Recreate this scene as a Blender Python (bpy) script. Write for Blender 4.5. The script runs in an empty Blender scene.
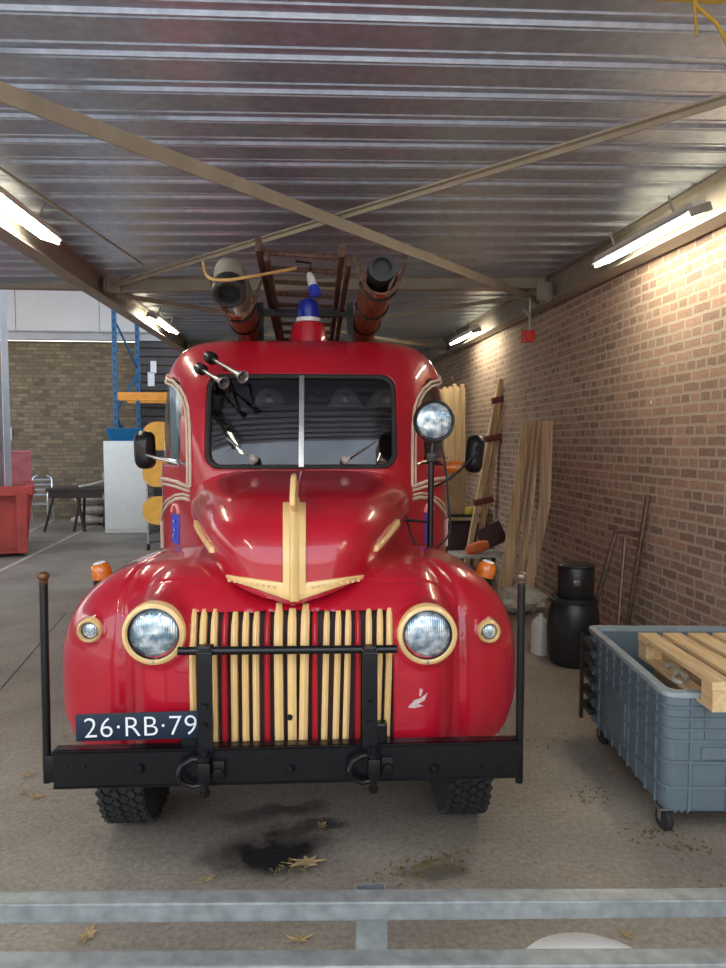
import bpy, bmesh, math, random
import numpy as np
from mathutils import Vector, Matrix
random.seed(7)
PI = math.pi
col = bpy.context.scene.collection
scene = bpy.context.scene

# ------------------------------------------------------------------ camera
H = 1.93; F = 700.0
YAW = math.atan(64/F); TILT = math.atan(42/F)
cd = bpy.data.cameras.new('camera'); cam = bpy.data.objects.new('camera', cd); col.objects.link(cam)
cd.sensor_fit = 'VERTICAL'; cd.sensor_height = 24.0; cd.lens = F/968*24.0
cd.clip_start = 0.05; cd.clip_end = 200
cam.location = (0, 0, H)
fw = Vector((math.sin(YAW)*math.cos(TILT), math.cos(YAW)*math.cos(TILT), -math.sin(TILT)))
rt = Vector((math.cos(YAW), -math.sin(YAW), 0)); up = rt.cross(fw)
cam.rotation_euler = Matrix((rt, up, -fw)).transposed().to_euler()
scene.camera = cam
def ray(px, py): return fw + rt*((px-363)/F) + up*((484-py)/F)
def at(px, py, Y):
    d = ray(px, py); k = Y/d.y; return Vector((0, 0, H)) + d*k
def atz(px, py, z):
    d = ray(px, py); k = (z-H)/d.z; return Vector((0, 0, H)) + d*k
def atx(px, py, x):
    d = ray(px, py); k = x/d.x; return Vector((0, 0, H)) + d*k

# ------------------------------------------------------------------ tagging
def tag(o, label=None, cat=None, group=None, kind=None):
    if label: o['label'] = label
    if cat: o['category'] = cat
    if group: o['group'] = group
    if kind: o['kind'] = kind
    return o
def empty(name, loc=(0,0,0), rz=0, label=None, cat=None, group=None):
    o = bpy.data.objects.new(name, None); col.objects.link(o)
    o.location = loc; o.rotation_euler = (0, 0, rz); o.empty_display_size = .1
    return tag(o, label, cat, group)
def copy_tree(o, parent=None):
    c = o.copy(); col.objects.link(c); c.parent = parent
    for ch in list(o.children): copy_tree(ch, c)
    return c

# ------------------------------------------------------------------ materials
def newmat(name):
    m = bpy.data.materials.new(name); m.use_nodes = True
    nt = m.node_tree; b = nt.nodes['Principled BSDF']; return m, nt, b
def nd(nt, t, **kw):
    n = nt.nodes.new(t)
    for k, v in kw.items():
        if k in n.inputs.keys() if isinstance(k, str) else False: n.inputs[k].default_value = v
        else: setattr(n, k, v)
    return n
def mat(name, rgb, rough=.5, metal=0, coat=0, var=.12, scale=8, bump=0, bscale=60, emit=0, trans=0, coat_rough=.05, spec=None, rgb2=None, det=4):
    """plain colour with a mottled noise variation, roughness noise and optional bump"""
    m, nt, b = newmat(name); L = nt.links
    tc = nd(nt, 'ShaderNodeTexCoord')
    nz = nd(nt, 'ShaderNodeTexNoise'); nz.inputs['Scale'].default_value = scale; nz.inputs['Detail'].default_value = det
    L.new(tc.outputs['Object'], nz.inputs['Vector'])
    cr = nd(nt, 'ShaderNodeValToRGB'); e = cr.color_ramp.elements
    c2 = rgb2 or tuple(min(1, c*(1+var)+.0) for c in rgb)
    c1 = tuple(c*(1-var) for c in rgb)
    e[0].position = .3; e[0].color = (*c1, 1); e[1].position = .7; e[1].color = (*c2, 1)
    L.new(nz.outputs['Fac'], cr.inputs['Fac']); L.new(cr.outputs['Color'], b.inputs['Base Color'])
    b.inputs['Roughness'].default_value = rough; b.inputs['Metallic'].default_value = metal
    b.inputs['Coat Weight'].default_value = coat; b.inputs['Coat Roughness'].default_value = coat_rough
    if spec is not None: b.inputs['Specular IOR Level'].default_value = spec
    if trans: b.inputs['Transmission Weight'].default_value = trans
    if emit:
        b.inputs['Emission Color'].default_value = (*rgb, 1); b.inputs['Emission Strength'].default_value = emit
    if bump:
        n2 = nd(nt, 'ShaderNodeTexNoise'); n2.inputs['Scale'].default_value = bscale; n2.inputs['Detail'].default_value = 3
        L.new(tc.outputs['Object'], n2.inputs['Vector'])
        bp = nd(nt, 'ShaderNodeBump'); bp.inputs['Strength'].default_value = bump; bp.inputs['Distance'].default_value = .01
        L.new(n2.outputs['Fac'], bp.inputs['Height']); L.new(bp.outputs['Normal'], b.inputs['Normal'])
    return m

def brick_mat(name, axis, cols, mortar, bw=.235, bh=.083, mort=.011, off=(0,0,0), rough=.9, bump=.8):
    m, nt, b = newmat(name); L = nt.links
    geo = nd(nt, 'ShaderNodeNewGeometry'); sp = nd(nt, 'ShaderNodeSeparateXYZ'); cb = nd(nt, 'ShaderNodeCombineXYZ')
    L.new(geo.outputs['Position'], sp.inputs[0])
    L.new(sp.outputs[axis], cb.inputs[0]); L.new(sp.outputs['Z'], cb.inputs[1])
    wn = nd(nt, 'ShaderNodeTexNoise'); wn.inputs['Scale'].default_value = 9; wn.inputs['Detail'].default_value = 3
    L.new(geo.outputs['Position'], wn.inputs['Vector'])
    wob = nd(nt, 'ShaderNodeVectorMath', operation='SCALE'); wob.inputs['Scale'].default_value = .024
    L.new(wn.outputs['Color'], wob.inputs[0])
    add = nd(nt, 'ShaderNodeVectorMath', operation='ADD'); L.new(cb.outputs[0], add.inputs[0]); L.new(wob.outputs[0], add.inputs[1])
    br = nd(nt, 'ShaderNodeTexBrick'); L.new(add.outputs[0], br.inputs['Vector'])
    br.inputs['Scale'].default_value = 1; br.inputs['Brick Width'].default_value = bw; br.inputs['Row Height'].default_value = bh
    br.inputs['Mortar Size'].default_value = mort; br.inputs['Mortar Smooth'].default_value = .25; br.inputs['Bias'].default_value = 0
    br.offset = .5; br.squash = .58; br.squash_frequency = 3
    br.inputs['Color1'].default_value = (0,0,0,1); br.inputs['Color2'].default_value = (1,1,1,1); br.inputs['Mortar'].default_value = (.5,.5,.5,1)
    cr = nd(nt, 'ShaderNodeValToRGB'); cr.color_ramp.interpolation = 'LINEAR'
    el = cr.color_ramp.elements
    for i, c in enumerate(cols):
        p = i/(len(cols)-1)
        e = el[0] if i == 0 else (el[1] if i == len(cols)-1 else el.new(p))
        e.position = p; e.color = (*c, 1)
    # a broad noise drifts the ramp so that patches of the wall differ
    n1 = nd(nt, 'ShaderNodeTexNoise'); n1.inputs['Scale'].default_value = 1.1; n1.inputs['Detail'].default_value = 5
    L.new(geo.outputs['Position'], n1.inputs['Vector'])
    mm = nd(nt, 'ShaderNodeMath', operation='MULTIPLY_ADD'); mm.inputs[1].default_value = .75
    ms = nd(nt, 'ShaderNodeMath', operation='MULTIPLY_ADD'); ms.inputs[1].default_value = .8; ms.inputs[2].default_value = -.27
    L.new(n1.outputs['Fac'], ms.inputs[0])
    L.new(br.outputs['Color'], mm.inputs[0]); L.new(ms.outputs[0], mm.inputs[2]); L.new(mm.outputs[0], cr.inputs['Fac'])
    n3 = nd(nt, 'ShaderNodeTexNoise'); n3.inputs['Scale'].default_value = 45; n3.inputs['Detail'].default_value = 5
    L.new(geo.outputs['Position'], n3.inputs['Vector'])
    mixn = nd(nt, 'ShaderNodeMix', data_type='RGBA', blend_type='OVERLAY'); mixn.inputs[0].default_value = .55
    L.new(cr.outputs[0], mixn.inputs[6]); L.new(n3.outputs['Color'], mixn.inputs[7])
    bw_ = nd(nt, 'ShaderNodeRGBToBW'); L.new(n3.outputs['Color'], bw_.inputs[0]); L.new(bw_.outputs[0], mixn.inputs[7])
    mx = nd(nt, 'ShaderNodeMix', data_type='RGBA'); L.new(br.outputs['Fac'], mx.inputs[0])
    L.new(mixn.outputs[2], mx.inputs[6]); mx.inputs[7].default_value = (*mortar, 1)
    L.new(mx.outputs[2], b.inputs['Base Color']); b.inputs['Roughness'].default_value = rough
    inv = nd(nt, 'ShaderNodeMath', operation='SUBTRACT'); inv.inputs[0].default_value = 1; L.new(br.outputs['Fac'], inv.inputs[1])
    ad = nd(nt, 'ShaderNodeMath', operation='MULTIPLY_ADD'); ad.inputs[1].default_value = .5; L.new(n3.outputs['Fac'], ad.inputs[0]); L.new(inv.outputs[0], ad.inputs[2])
    bp = nd(nt, 'ShaderNodeBump'); bp.inputs['Strength'].default_value = bump; bp.inputs['Distance'].default_value = .008
    L.new(ad.outputs[0], bp.inputs['Height']); L.new(bp.outputs['Normal'], b.inputs['Normal'])
    return m

def floor_mat():
    m, nt, b = newmat('stained_concrete'); L = nt.links
    geo = nd(nt, 'ShaderNodeNewGeometry')
    def noise(s, d=6, r=.6):
        n = nd(nt, 'ShaderNodeTexNoise'); n.inputs['Scale'].default_value = s; n.inputs['Detail'].default_value = d; n.inputs['Roughness'].default_value = r
        L.new(geo.outputs['Position'], n.inputs['Vector']); return n
    def ramp(src, stops):
        r = nd(nt, 'ShaderNodeValToRGB'); e = r.color_ramp.elements
        for i, (p, c) in enumerate(stops):
            x = e[0] if i == 0 else (e[1] if i == len(stops)-1 else e.new(p)); x.position = p; x.color = (*c, 1)
        L.new(src, r.inputs[0]); return r
    big = ramp(noise(.9, 8).outputs['Fac'], [(.3, (.185,.158,.125)), (.5, (.30,.258,.20)), (.72, (.41,.36,.285))])
    fine = ramp(noise(38, 6, .7).outputs['Fac'], [(.3, (.55,.55,.55)), (.65, (1.05,1.04,1.02))])
    mu = nd(nt, 'ShaderNodeMix', data_type='RGBA', blend_type='MULTIPLY'); mu.inputs[0].default_value = 1
    L.new(big.outputs[0], mu.inputs[6]); L.new(fine.outputs[0], mu.inputs[7])
    # oil and water stains on the slab: blobs broken up by noise
    warp = noise(3.2, 7, .65)
    ws = nd(nt, 'ShaderNodeVectorMath', operation='SCALE'); ws.inputs['Scale'].default_value = .55; L.new(warp.outputs['Color'], ws.inputs[0])
    pos = nd(nt, 'ShaderNodeVectorMath', operation='ADD'); L.new(geo.outputs['Position'], pos.inputs[0]); L.new(ws.outputs[0], pos.inputs[1])
    cur = mu.outputs[2]; wets = []
    for (cx, cy, rx, ry, amt, colr) in STAINS:
        sb = nd(nt, 'ShaderNodeVectorMath', operation='SUBTRACT'); L.new(pos.outputs[0], sb.inputs[0]); sb.inputs[1].default_value = (cx+.27, cy+.27, .27)
        sc = nd(nt, 'ShaderNodeVectorMath', operation='MULTIPLY'); L.new(sb.outputs[0], sc.inputs[0]); sc.inputs[1].default_value = (1/rx, 1/ry, 0)
        ln = nd(nt, 'ShaderNodeVectorMath', operation='LENGTH'); L.new(sc.outputs[0], ln.inputs[0])
        rm = nd(nt, 'ShaderNodeMapRange'); L.new(ln.outputs['Value'], rm.inputs[0]); rm.inputs[1].default_value = 1.15; rm.inputs[2].default_value = .55
        rm.inputs[3].default_value = 0; rm.inputs[4].default_value = amt
        mx = nd(nt, 'ShaderNodeMix', data_type='RGBA'); L.new(rm.outputs[0], mx.inputs[0]); L.new(cur, mx.inputs[6]); mx.inputs[7].default_value = (*colr, 1)
        cur = mx.outputs[2]; wets.append(rm.outputs[0])
    # fine dark spatters
    sp = ramp(noise(7, 9, .75).outputs['Fac'], [(.60, (0,0,0)), (.70, (1,1,1))])
    mx = nd(nt, 'ShaderNodeMix', data_type='RGBA'); L.new(sp.outputs[0], mx.inputs[0]); L.new(cur, mx.inputs[6]); mx.inputs[7].default_value = (.085,.078,.07,1)
    L.new(mx.outputs[2], b.inputs['Base Color'])
    w = wets[0]
    for k in wets[1:]:
        a = nd(nt, 'ShaderNodeMath', operation='MAXIMUM'); L.new(w, a.inputs[0]); L.new(k, a.inputs[1]); w = a.outputs[0]
    rr = nd(nt, 'ShaderNodeMapRange'); L.new(w, rr.inputs[0]); rr.inputs[3].default_value = .62; rr.inputs[4].default_value = .32
    L.new(rr.outputs[0], b.inputs['Roughness'])
    bp = nd(nt, 'ShaderNodeBump'); bp.inputs['Strength'].default_value = .25; bp.inputs['Distance'].default_value = .01
    L.new(noise(60, 5).outputs['Fac'], bp.inputs['Height']); L.new(bp.outputs['Normal'], b.inputs['Normal'])
    return m

def wood_mat(name, c1, c2, axis_scale=(30,30,2), rough=.65):
    m, nt, b = newmat(name); L = nt.links
    tc = nd(nt, 'ShaderNodeTexCoord'); mp = nd(nt, 'ShaderNodeMapping'); mp.inputs['Scale'].default_value = axis_scale
    L.new(tc.outputs['Object'], mp.inputs[0])
    n = nd(nt, 'ShaderNodeTexNoise'); n.inputs['Scale'].default_value = 1; n.inputs['Detail'].default_value = 6; n.inputs['Distortion'].default_value = .6
    L.new(mp.outputs[0], n.inputs['Vector'])
    cr = nd(nt, 'ShaderNodeValToRGB'); e = cr.color_ramp.elements; e[0].position = .32; e[0].color = (*c1,1); e[1].position = .66; e[1].color = (*c2,1)
    L.new(n.outputs['Fac'], cr.inputs[0]); L.new(cr.outputs[0], b.inputs['Base Color']); b.inputs['Roughness'].default_value = rough
    bp = nd(nt, 'ShaderNodeBump'); bp.inputs['Strength'].default_value = .2; bp.inputs['Distance'].default_value = .005
    L.new(n.outputs['Fac'], bp.inputs['Height']); L.new(bp.outputs['Normal'], b.inputs['Normal'])
    return m

def glass_mat(name, tint, alpha=.45, rough=.02):
    """thin pane: tinted see-through sheet with a clear gloss"""
    m, nt, b = newmat(name); L = nt.links
    out = nt.nodes['Material Output']; nt.nodes.remove(b)
    tr = nd(nt, 'ShaderNodeBsdfTransparent'); tr.inputs[0].default_value = (*tint, 1)
    gl = nd(nt, 'ShaderNodeBsdfGlossy'); gl.inputs['Roughness'].default_value = rough; gl.inputs['Color'].default_value = (.95,.97,1,1)
    fr = nd(nt, 'ShaderNodeFresnel'); fr.inputs['IOR'].default_value = 1.5
    n = nd(nt, 'ShaderNodeTexNoise'); n.inputs['Scale'].default_value = 3
    ma = nd(nt, 'ShaderNodeMath', operation='MULTIPLY_ADD'); ma.inputs[1].default_value = .03
    L.new(n.outputs['Fac'], ma.inputs[0]); L.new(fr.outputs[0], ma.inputs[2])
    ge = nd(nt, 'ShaderNodeNewGeometry'); iv = nd(nt, 'ShaderNodeMath', operation='SUBTRACT'); iv.inputs[0].default_value = 1; L.new(ge.outputs['Backfacing'], iv.inputs[1])
    mb = nd(nt, 'ShaderNodeMath', operation='MULTIPLY'); L.new(ma.outputs[0], mb.inputs[0]); L.new(iv.outputs[0], mb.inputs[1])
    mx = nd(nt, 'ShaderNodeMixShader'); L.new(mb.outputs[0], mx.inputs[0]); L.new(tr.outputs[0], mx.inputs[1]); L.new(gl.outputs[0], mx.inputs[2])
    L.new(mx.outputs[0], out.inputs[0]); return m

# ------------------------------------------------------------------ mesh builder
class MB:
    def __init__(s): s.bm = bmesh.new()
    def box(s, c, size, rot=None, bev=0):
        M = Matrix.Translation(c) @ (rot.to_4x4() if rot else Matrix()) @ Matrix.Diagonal((*size, 1))
        r = bmesh.ops.create_cube(s.bm, size=1, matrix=M)
        if bev:
            es = list({e for v in r['verts'] for e in v.link_edges})
            bmesh.ops.bevel(s.bm, geom=es, offset=bev, segments=2, affect='EDGES', profile=.6)
        return s
    def bar(s, a, b, w, h, bev=0, roll=Vector((0,0,1))):
        a, b = Vector(a), Vector(b); d = (b-a); L = d.length; z = d.normalized()
        x = roll.cross(z)
        if x.length < 1e-4: x = Vector((1,0,0)).cross(z)
        x.normalize(); y = z.cross(x)
        R = Matrix((x, y, z)).transposed()
        return s.box((a+b)/2, (w, h, L), R, bev)
    def tube(s, pts, r, seg=10, caps=True, closed=False):
        pts = [Vector(p) for p in pts]; n = len(pts); rings = []
        rr = r if isinstance(r, (list, tuple)) else [r]*n
        ref = None
        for i, p in enumerate(pts):
            if closed: t = pts[(i+1)%n]-pts[i-1]
            else: t = pts[min(i+1, n-1)]-pts[max(i-1, 0)]
            t.normalize()
            if ref is None:
                ref = Vector((0,0,1)) if abs(t.z) < .9 else Vector((1,0,0))
            u = t.cross(ref)
            if u.length < 1e-5: u = t.cross(Vector((0,1,0)))
            u.normalize(); v = u.cross(t); ref = v
            # keep the frame rolling smoothly
            rings.append([s.bm.verts.new(p + (u*math.cos(2*PI*k/seg)+v*math.sin(2*PI*k/seg))*rr[i]) for k in range(seg)])
        m = n if closed else n-1
        for i in range(m):
            A, B = rings[i], rings[(i+1)%n]
            for k in range(seg): s.bm.faces.new((A[k], A[(k+1)%seg], B[(k+1)%seg], B[k]))
        if caps and not closed:
            s.bm.faces.new(rings[0]); s.bm.faces.new(rings[-1][::-1])
        return s
    def lathe(s, prof, origin=(0,0,0), axis=(0,0,1), seg=28, closed=False):
        """prof: list of (radius, height along axis)"""
        o = Vector(origin); z = Vector(axis).normalized()
        x = z.cross(Vector((0,0,1)) if abs(z.z) < .9 else Vector((0,1,0))).normalized(); y = z.cross(x)
        rings = []
        for r, h in prof:
            if r < 1e-5: rings.append([s.bm.verts.new(o+z*h)])
            else: rings.append([s.bm.verts.new(o+z*h+(x*math.cos(2*PI*k/seg)+y*math.sin(2*PI*k/seg))*r) for k in range(seg)])
        pairs = list(zip(rings, rings[1:])) + ([(rings[-1], rings[0])] if closed else [])
        for A, B in pairs:
            for k in range(seg):
                a0 = A[k % len(A)]; a1 = A[(k+1) % len(A)]; b1 = B[(k+1) % len(B)]; b0 = B[k % len(B)]
                f = []
                for q in (a0, a1, b1, b0):
                    if q not in f: f.append(q)
                if len(f) > 2: s.bm.faces.new(f)
        return s
    def prism(s, poly, thick, M=None):
        """poly in local xy, extruded by thick in +z, moved by matrix M"""
        M = M or Matrix()
        a = [s.bm.verts.new(M @ Vector((x, y, 0))) for x, y in poly]
        b = [s.bm.verts.new(M @ Vector((x, y, thick))) for x, y in poly]
        n = len(poly)
        s.bm.faces.new(a[::-1]); s.bm.faces.new(b)
        for i in range(n): s.bm.faces.new((a[i], a[(i+1)%n], b[(i+1)%n], b[i]))
        return s
    def quadgrid(s, P, Q):
        """closed shell between two point grids P and Q (lists of rows)"""
        A = [[s.bm.verts.new(p) for p in r] for r in P]; B = [[s.bm.verts.new(p) for p in r] for r in Q]
        n, m = len(A), len(A[0])
        for i in range(n-1):
            for j in range(m-1):
                s.bm.faces.new((A[i][j], A[i+1][j], A[i+1][j+1], A[i][j+1]))
                s.bm.faces.new((B[i][j], B[i][j+1], B[i+1][j+1], B[i+1][j]))
        for i in range(n-1):
            s.bm.faces.new((A[i][0], B[i][0], B[i+1][0], A[i+1][0])); s.bm.faces.new((A[i][-1], A[i+1][-1], B[i+1][-1], B[i][-1]))
        for j in range(m-1):
            s.bm.faces.new((A[0][j], A[0][j+1], B[0][j+1], B[0][j])); s.bm.faces.new((A[-1][j], B[-1][j], B[-1][j+1], A[-1][j+1]))
        return s
    def build(s, name, m, parent=None, smooth=True, angle=35, kind=None, bevel=0, label=None):
        bmesh.ops.recalc_face_normals(s.bm, faces=s.bm.faces)
        me = bpy.data.meshes.new(name); s.bm.to_mesh(me); s.bm.free()
        return finish(name, me, m, parent, smooth, angle, kind, bevel, label)
def finish(name, me, m, parent=None, smooth=True, angle=35, kind=None, bevel=0, label=None):
    for x in (m if isinstance(m, (list, tuple)) else [m]): me.materials.append(x)
    o = bpy.data.objects.new(name, me); col.objects.link(o); o.parent = parent
    if smooth:
        me.shade_smooth()
        if angle: me.set_sharp_from_angle(angle=math.radians(angle))
    if bevel:
        md = o.modifiers.new('bevel', 'BEVEL'); md.width = bevel; md.segments = 2; md.limit_method = 'ANGLE'; md.angle_limit = math.radians(50)
    if kind: o['kind'] = kind
    if label: o['label'] = label
    return o
def on(o, label, cat, group=None): return tag(o, label, cat, group)

# ------------------------------------------------------------------ implicit surfaces (for the pressed steel bodywork)
def pchip(xs, ys):
    xs = np.array(xs, float); ys = np.array(ys, float); h = np.diff(xs); d = np.diff(ys)/h
    m = np.zeros_like(xs); m[0] = d[0]; m[-1] = d[-1]
    for i in range(1, len(xs)-1):
        if d[i-1]*d[i] > 0:
            w1 = 2*h[i]+h[i-1]; w2 = h[i]+2*h[i-1]; m[i] = (w1+w2)/(w1/d[i-1]+w2/d[i])
    def f(x):
        x = np.clip(x, xs[0], xs[-1]); i = np.clip(np.searchsorted(xs, x)-1, 0, len(xs)-2)
        t = (x-xs[i])/h[i]
        return ((2*t**3-3*t**2+1)*ys[i] + (t**3-2*t**2+t)*h[i]*m[i] + (-2*t**3+3*t**2)*ys[i+1] + (t**3-t**2)*h[i]*m[i+1])
    return f
def smin(a, b, k):
    h = np.clip(.5+.5*(b-a)/k, 0, 1); return b*(1-h)+a*h-k*h*(1-h)
def rbox2(u, v, cu, cv, hu, hv, r):
    du = np.abs(u-cu)-hu+r; dv = np.abs(v-cv)-hv+r
    return np.minimum(np.maximum(du, dv), 0)+np.hypot(np.maximum(du, 0), np.maximum(dv, 0))-r
def nets(fn, lo, hi, res):
    lo = np.array(lo, float); hi = np.array(hi, float); n = np.ceil((hi-lo)/res).astype(int)+1
    ax = [lo[i]+res*np.arange(n[i]) for i in range(3)]
    V = np.empty(n, np.float32)
    Y, Z = np.meshgrid(ax[1], ax[2], indexing='ij')
    for i, x in enumerate(ax[0]): V[i] = fn(np.full_like(Y, x), Y, Z)
    S = V < 0
    c = [(a, b, d) for a in (0,1) for b in (0,1) for d in (0,1)]
    sh = lambda A, k: A[k[0]:n[0]-1+k[0], k[1]:n[1]-1+k[1], k[2]:n[2]-1+k[2]]
    cnt = sum(sh(S, k).astype(np.int8) for k in c)
    act = (cnt > 0) & (cnt < 8); idx = np.argwhere(act)
    ids = -np.ones(act.shape, np.int64); ids[act] = np.arange(len(idx))
    P = np.zeros((len(idx), 3)); W = np.zeros(len(idx))
    cc = [V[idx[:,0]+k[0], idx[:,1]+k[1], idx[:,2]+k[2]] for k in c]
    for i in range(8):
        for j in range(i+1, 8):
            a, b = c[i], c[j]
            if sum(abs(a[q]-b[q]) for q in range(3)) != 1: continue
            va, vb = cc[i], cc[j]; mk = (va < 0) != (vb < 0)
            t = np.where(mk, va/np.where(mk, va-vb, 1), 0)
            p = np.array(a)[None]+(np.array(b)-np.array(a))[None]*t[:, None]
            P += p*mk[:, None]; W += mk
    P = lo+res*(idx+P/W[:, None])
    for _ in range(3):   # settle on the true surface
        e = res*.2; f0 = fn(P[:,0], P[:,1], P[:,2])
        g = np.stack([fn(P[:,0]+e, P[:,1], P[:,2])-fn(P[:,0]-e, P[:,1], P[:,2]), fn(P[:,0], P[:,1]+e, P[:,2])-fn(P[:,0], P[:,1]-e, P[:,2]),
                      fn(P[:,0], P[:,1], P[:,2]+e)-fn(P[:,0], P[:,1], P[:,2]-e)], 1)/(2*e)
        st = g*(f0/np.maximum((g**2).sum(1), .05))[:, None]
        l = np.linalg.norm(st, axis=1, keepdims=True); st *= np.minimum(1, res*.5/np.maximum(l, 1e-9))
        P -= st
    Q = []
    for axn in range(3):
        o1, o2 = [(1,2),(2,0),(0,1)][axn]
        s0 = [slice(None)]*3; s1 = [slice(None)]*3; s0[axn] = slice(0, -1); s1[axn] = slice(1, None)
        A = S[tuple(s0)]; B = S[tuple(s1)]; e = np.argwhere(A != B)
        ok = (e[:, o1] > 0) & (e[:, o2] > 0) & (e[:, o1] < n[o1]-1) & (e[:, o2] < n[o2]-1); e = e[ok]
        fl = A[e[:,0], e[:,1], e[:,2]]
        def cell(d1, d2):
            q = e.copy(); q[:, o1] -= d1; q[:, o2] -= d2; return ids[q[:,0], q[:,1], q[:,2]]
        q = np.stack([cell(1,1), cell(0,1), cell(0,0), cell(1,0)], 1)
        q[~fl] = q[~fl][:, ::-1]; Q.append(q)
    Q = np.concatenate(Q); return P, Q
def sdf_obj(name, P, Q, m, parent, pick=None, midx=None, angle=None):
    cen = P[Q].mean(1)
    if pick is not None: sel = pick(cen[:,0], cen[:,1], cen[:,2]); Q = Q[sel]; cen = cen[sel]
    used, inv = np.unique(Q, return_inverse=True); Qn = inv.reshape(Q.shape); Pn = P[used]
    me = bpy.data.meshes.new(name); me.from_pydata(Pn.tolist(), [], Qn.tolist())
    o = finish(name, me, m, parent, True, angle)
    if midx is not None: me.polygons.foreach_set('material_index', midx(cen[:,0], cen[:,1], cen[:,2]).astype(np.int32))
    return o
def first_y(fn, x, z, y0=-.1, y1=3.0, n=400):
    ys = np.linspace(y0, y1, n); v = fn(np.full(n, float(x)), ys, np.full(n, float(z)))
    k = np.argmax(v < 0)
    if k == 0: return None
    return ys[k-1]+(ys[k]-ys[k-1])*v[k-1]/(v[k-1]-v[k])
def side_x(fn, y, z, sgn=1, x1=1.4):
    xs = np.linspace(x1, 0, 400); v = fn(xs, np.full(400, float(y)), np.full(400, float(z))); k = np.argmax(v < 0)
    return sgn*(xs[k-1]+(xs[k]-xs[k-1])*v[k-1]/(v[k-1]-v[k]))

# ------------------------------------------------------------------ the setting
RZ0 = H+1.62; RS = .022                      # roof underside height at y=0 and its rise
RX_ = .025                                  # and its rise across, towards the brick wall
def roofz(y, x=0): return RZ0+RS*y+RX_*x
WX = 3.0; BY = 18.0
# spills only: the oil spot and three small splashes; the shade under the truck and cart is left to the light
STAINS = [(-.14, 3.24, .29, .22, .96, (.012,.013,.015)), (-.12, 3.60, .26, .10, .7, (.03,.034,.04)), (.10, 3.42, .12, .08, .7, (.03,.034,.04)), (.6, 3.0, .16, .1, .6, (.05,.045,.025))]
M = {}
M['floor'] = floor_mat()
M['brick_right'] = brick_mat('weathered_brick', 'Y', [(.21,.145,.115), (.29,.175,.125), (.38,.215,.15), (.35,.24,.15), (.45,.29,.215)], (.47,.395,.31), mort=.013)
M['brick_back'] = brick_mat('dark_yellow_brick', 'X', [(.11,.08,.05), (.16,.115,.065), (.22,.16,.085), (.28,.21,.12)], (.13,.11,.08), bw=.27, bh=.095, mort=.012)
M['galv'] = mat('galvanised_deck', (.58,.66,.80), rough=.33, metal=.78, var=.14, scale=18, bump=.12, bscale=30)
M['beam'] = mat('beige_painted_steel', (.35,.305,.235), rough=.5, var=.12, scale=5)
M['ibeam'] = mat('grey_brown_steel', (.33,.30,.245), rough=.5, var=.12, scale=5)
M['panel'] = mat('white_sandwich_panel', (.62,.62,.60), rough=.45, var=.05, scale=1.2)
M['pale_steel'] = mat('pale_grey_steel', (.42,.43,.44), rough=.45, var=.1, scale=3)
M['line'] = mat('worn_line_paint', (.50,.44,.34), rough=.8, var=.3, scale=12)

def struct(o): o['kind'] = 'structure'; return o
# floor
b = MB(); b.box((-6.5, 8.5, -.1), (21, 21, .2)); struct(b.build('floor', M['floor'], smooth=False))
# the brick walls
b = MB(); b.box((WX+.1, 8.5, 2.1), (.2, 21, 4.2)); struct(b.build('wall_right', M['brick_right'], smooth=False))
WB = H+100/F*BY*1.0
b = MB(); b.box((-7.0, BY+.1, WB/2-.05), (20, .2, WB-.1)); struct(b.build('wall_back', M['brick_back'], smooth=False))
m_, nt_, b_ = newmat('plank_doors_dark')
M['dark_boards'] = mat('dark_grey_boards', (.06,.055,.055), rough=.7, var=.4, scale=4)
# white insulated panels above the brick
b = MB()
for i in range(10):
    x0 = -16.74+i*1.98; b.box((x0+.98, BY+.02, (WB+7.0)/2), (1.965, .16, 7.0-WB), bev=.008)
struct(b.build('trim_1', M['panel'], smooth=False))
b = MB(); b.box((-7.0, BY-.06, WB+.02), (20, .18, .2)).box((-7.0, BY-.16, WB+.12), (20, .12, .03)); struct(b.build('trim_2', M['pale_steel'], smooth=False))
b = MB(); b.box((-16.9, 8.5, 1.1), (.2, 21, 2.2)); struct(b.build('wall_left', brick_mat('dark_yellow_brick_side', 'Y', [(.11,.08,.05), (.16,.115,.065), (.22,.16,.085), (.28,.21,.12)], (.13,.11,.08), bw=.27, bh=.095), smooth=False))
# high roof over the rear hall, left side
b = MB(); b.box((-6.5, 13, 7.05), (9, 10.4, .1)); struct(b.build('ceiling_high_bay', M['galv'], smooth=False))

# trapezoidal steel deck
def deck(name, x0, x1, y0, y1, pitch=.318, depth=.016):
    prof = [(0, 0), (.168, 0), (.174, .007), (.182, .007), (.188, 0), (.212, 0), (.226, depth), (.268, depth), (.280, 0), (.292, 0), (.297, .005), (.303, .005), (.308, 0)]
    pts = []; y = y0
    while y < y1:
        for k, (dy, dz) in enumerate(prof): pts.append((y+dy, roofz(y+dy)+dz))
        y += pitch
    pts.append((y, roofz(y)))
    bm = bmesh.new()
    lo = [[bm.verts.new((x, a, z+RX_*x)) for x in (x0, x1)] for a, z in pts]
    hi = [[bm.verts.new((x, a, roofz(a, x)+depth+.06)) for x in (x0, x1)] for a in (pts[0][0], pts[-1][0])]
    for A, B in zip(lo, lo[1:]): bm.faces.new((A[0], A[1], B[1], B[0]))
    bm.faces.new((hi[0][0], hi[1][0], hi[1][1], hi[0][1]))
    bmesh.ops.recalc_face_normals(bm, faces=bm.faces)
    me = bpy.data.meshes.new(name); bm.to_mesh(me); bm.free()
    return struct(finish(name, me, M['galv'], smooth=False))
deck('ceiling', -2.2, WX+.1, .4, BY)
deck('ceiling_left_bay', -9.5, -2.2, .4, 7.8)

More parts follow.
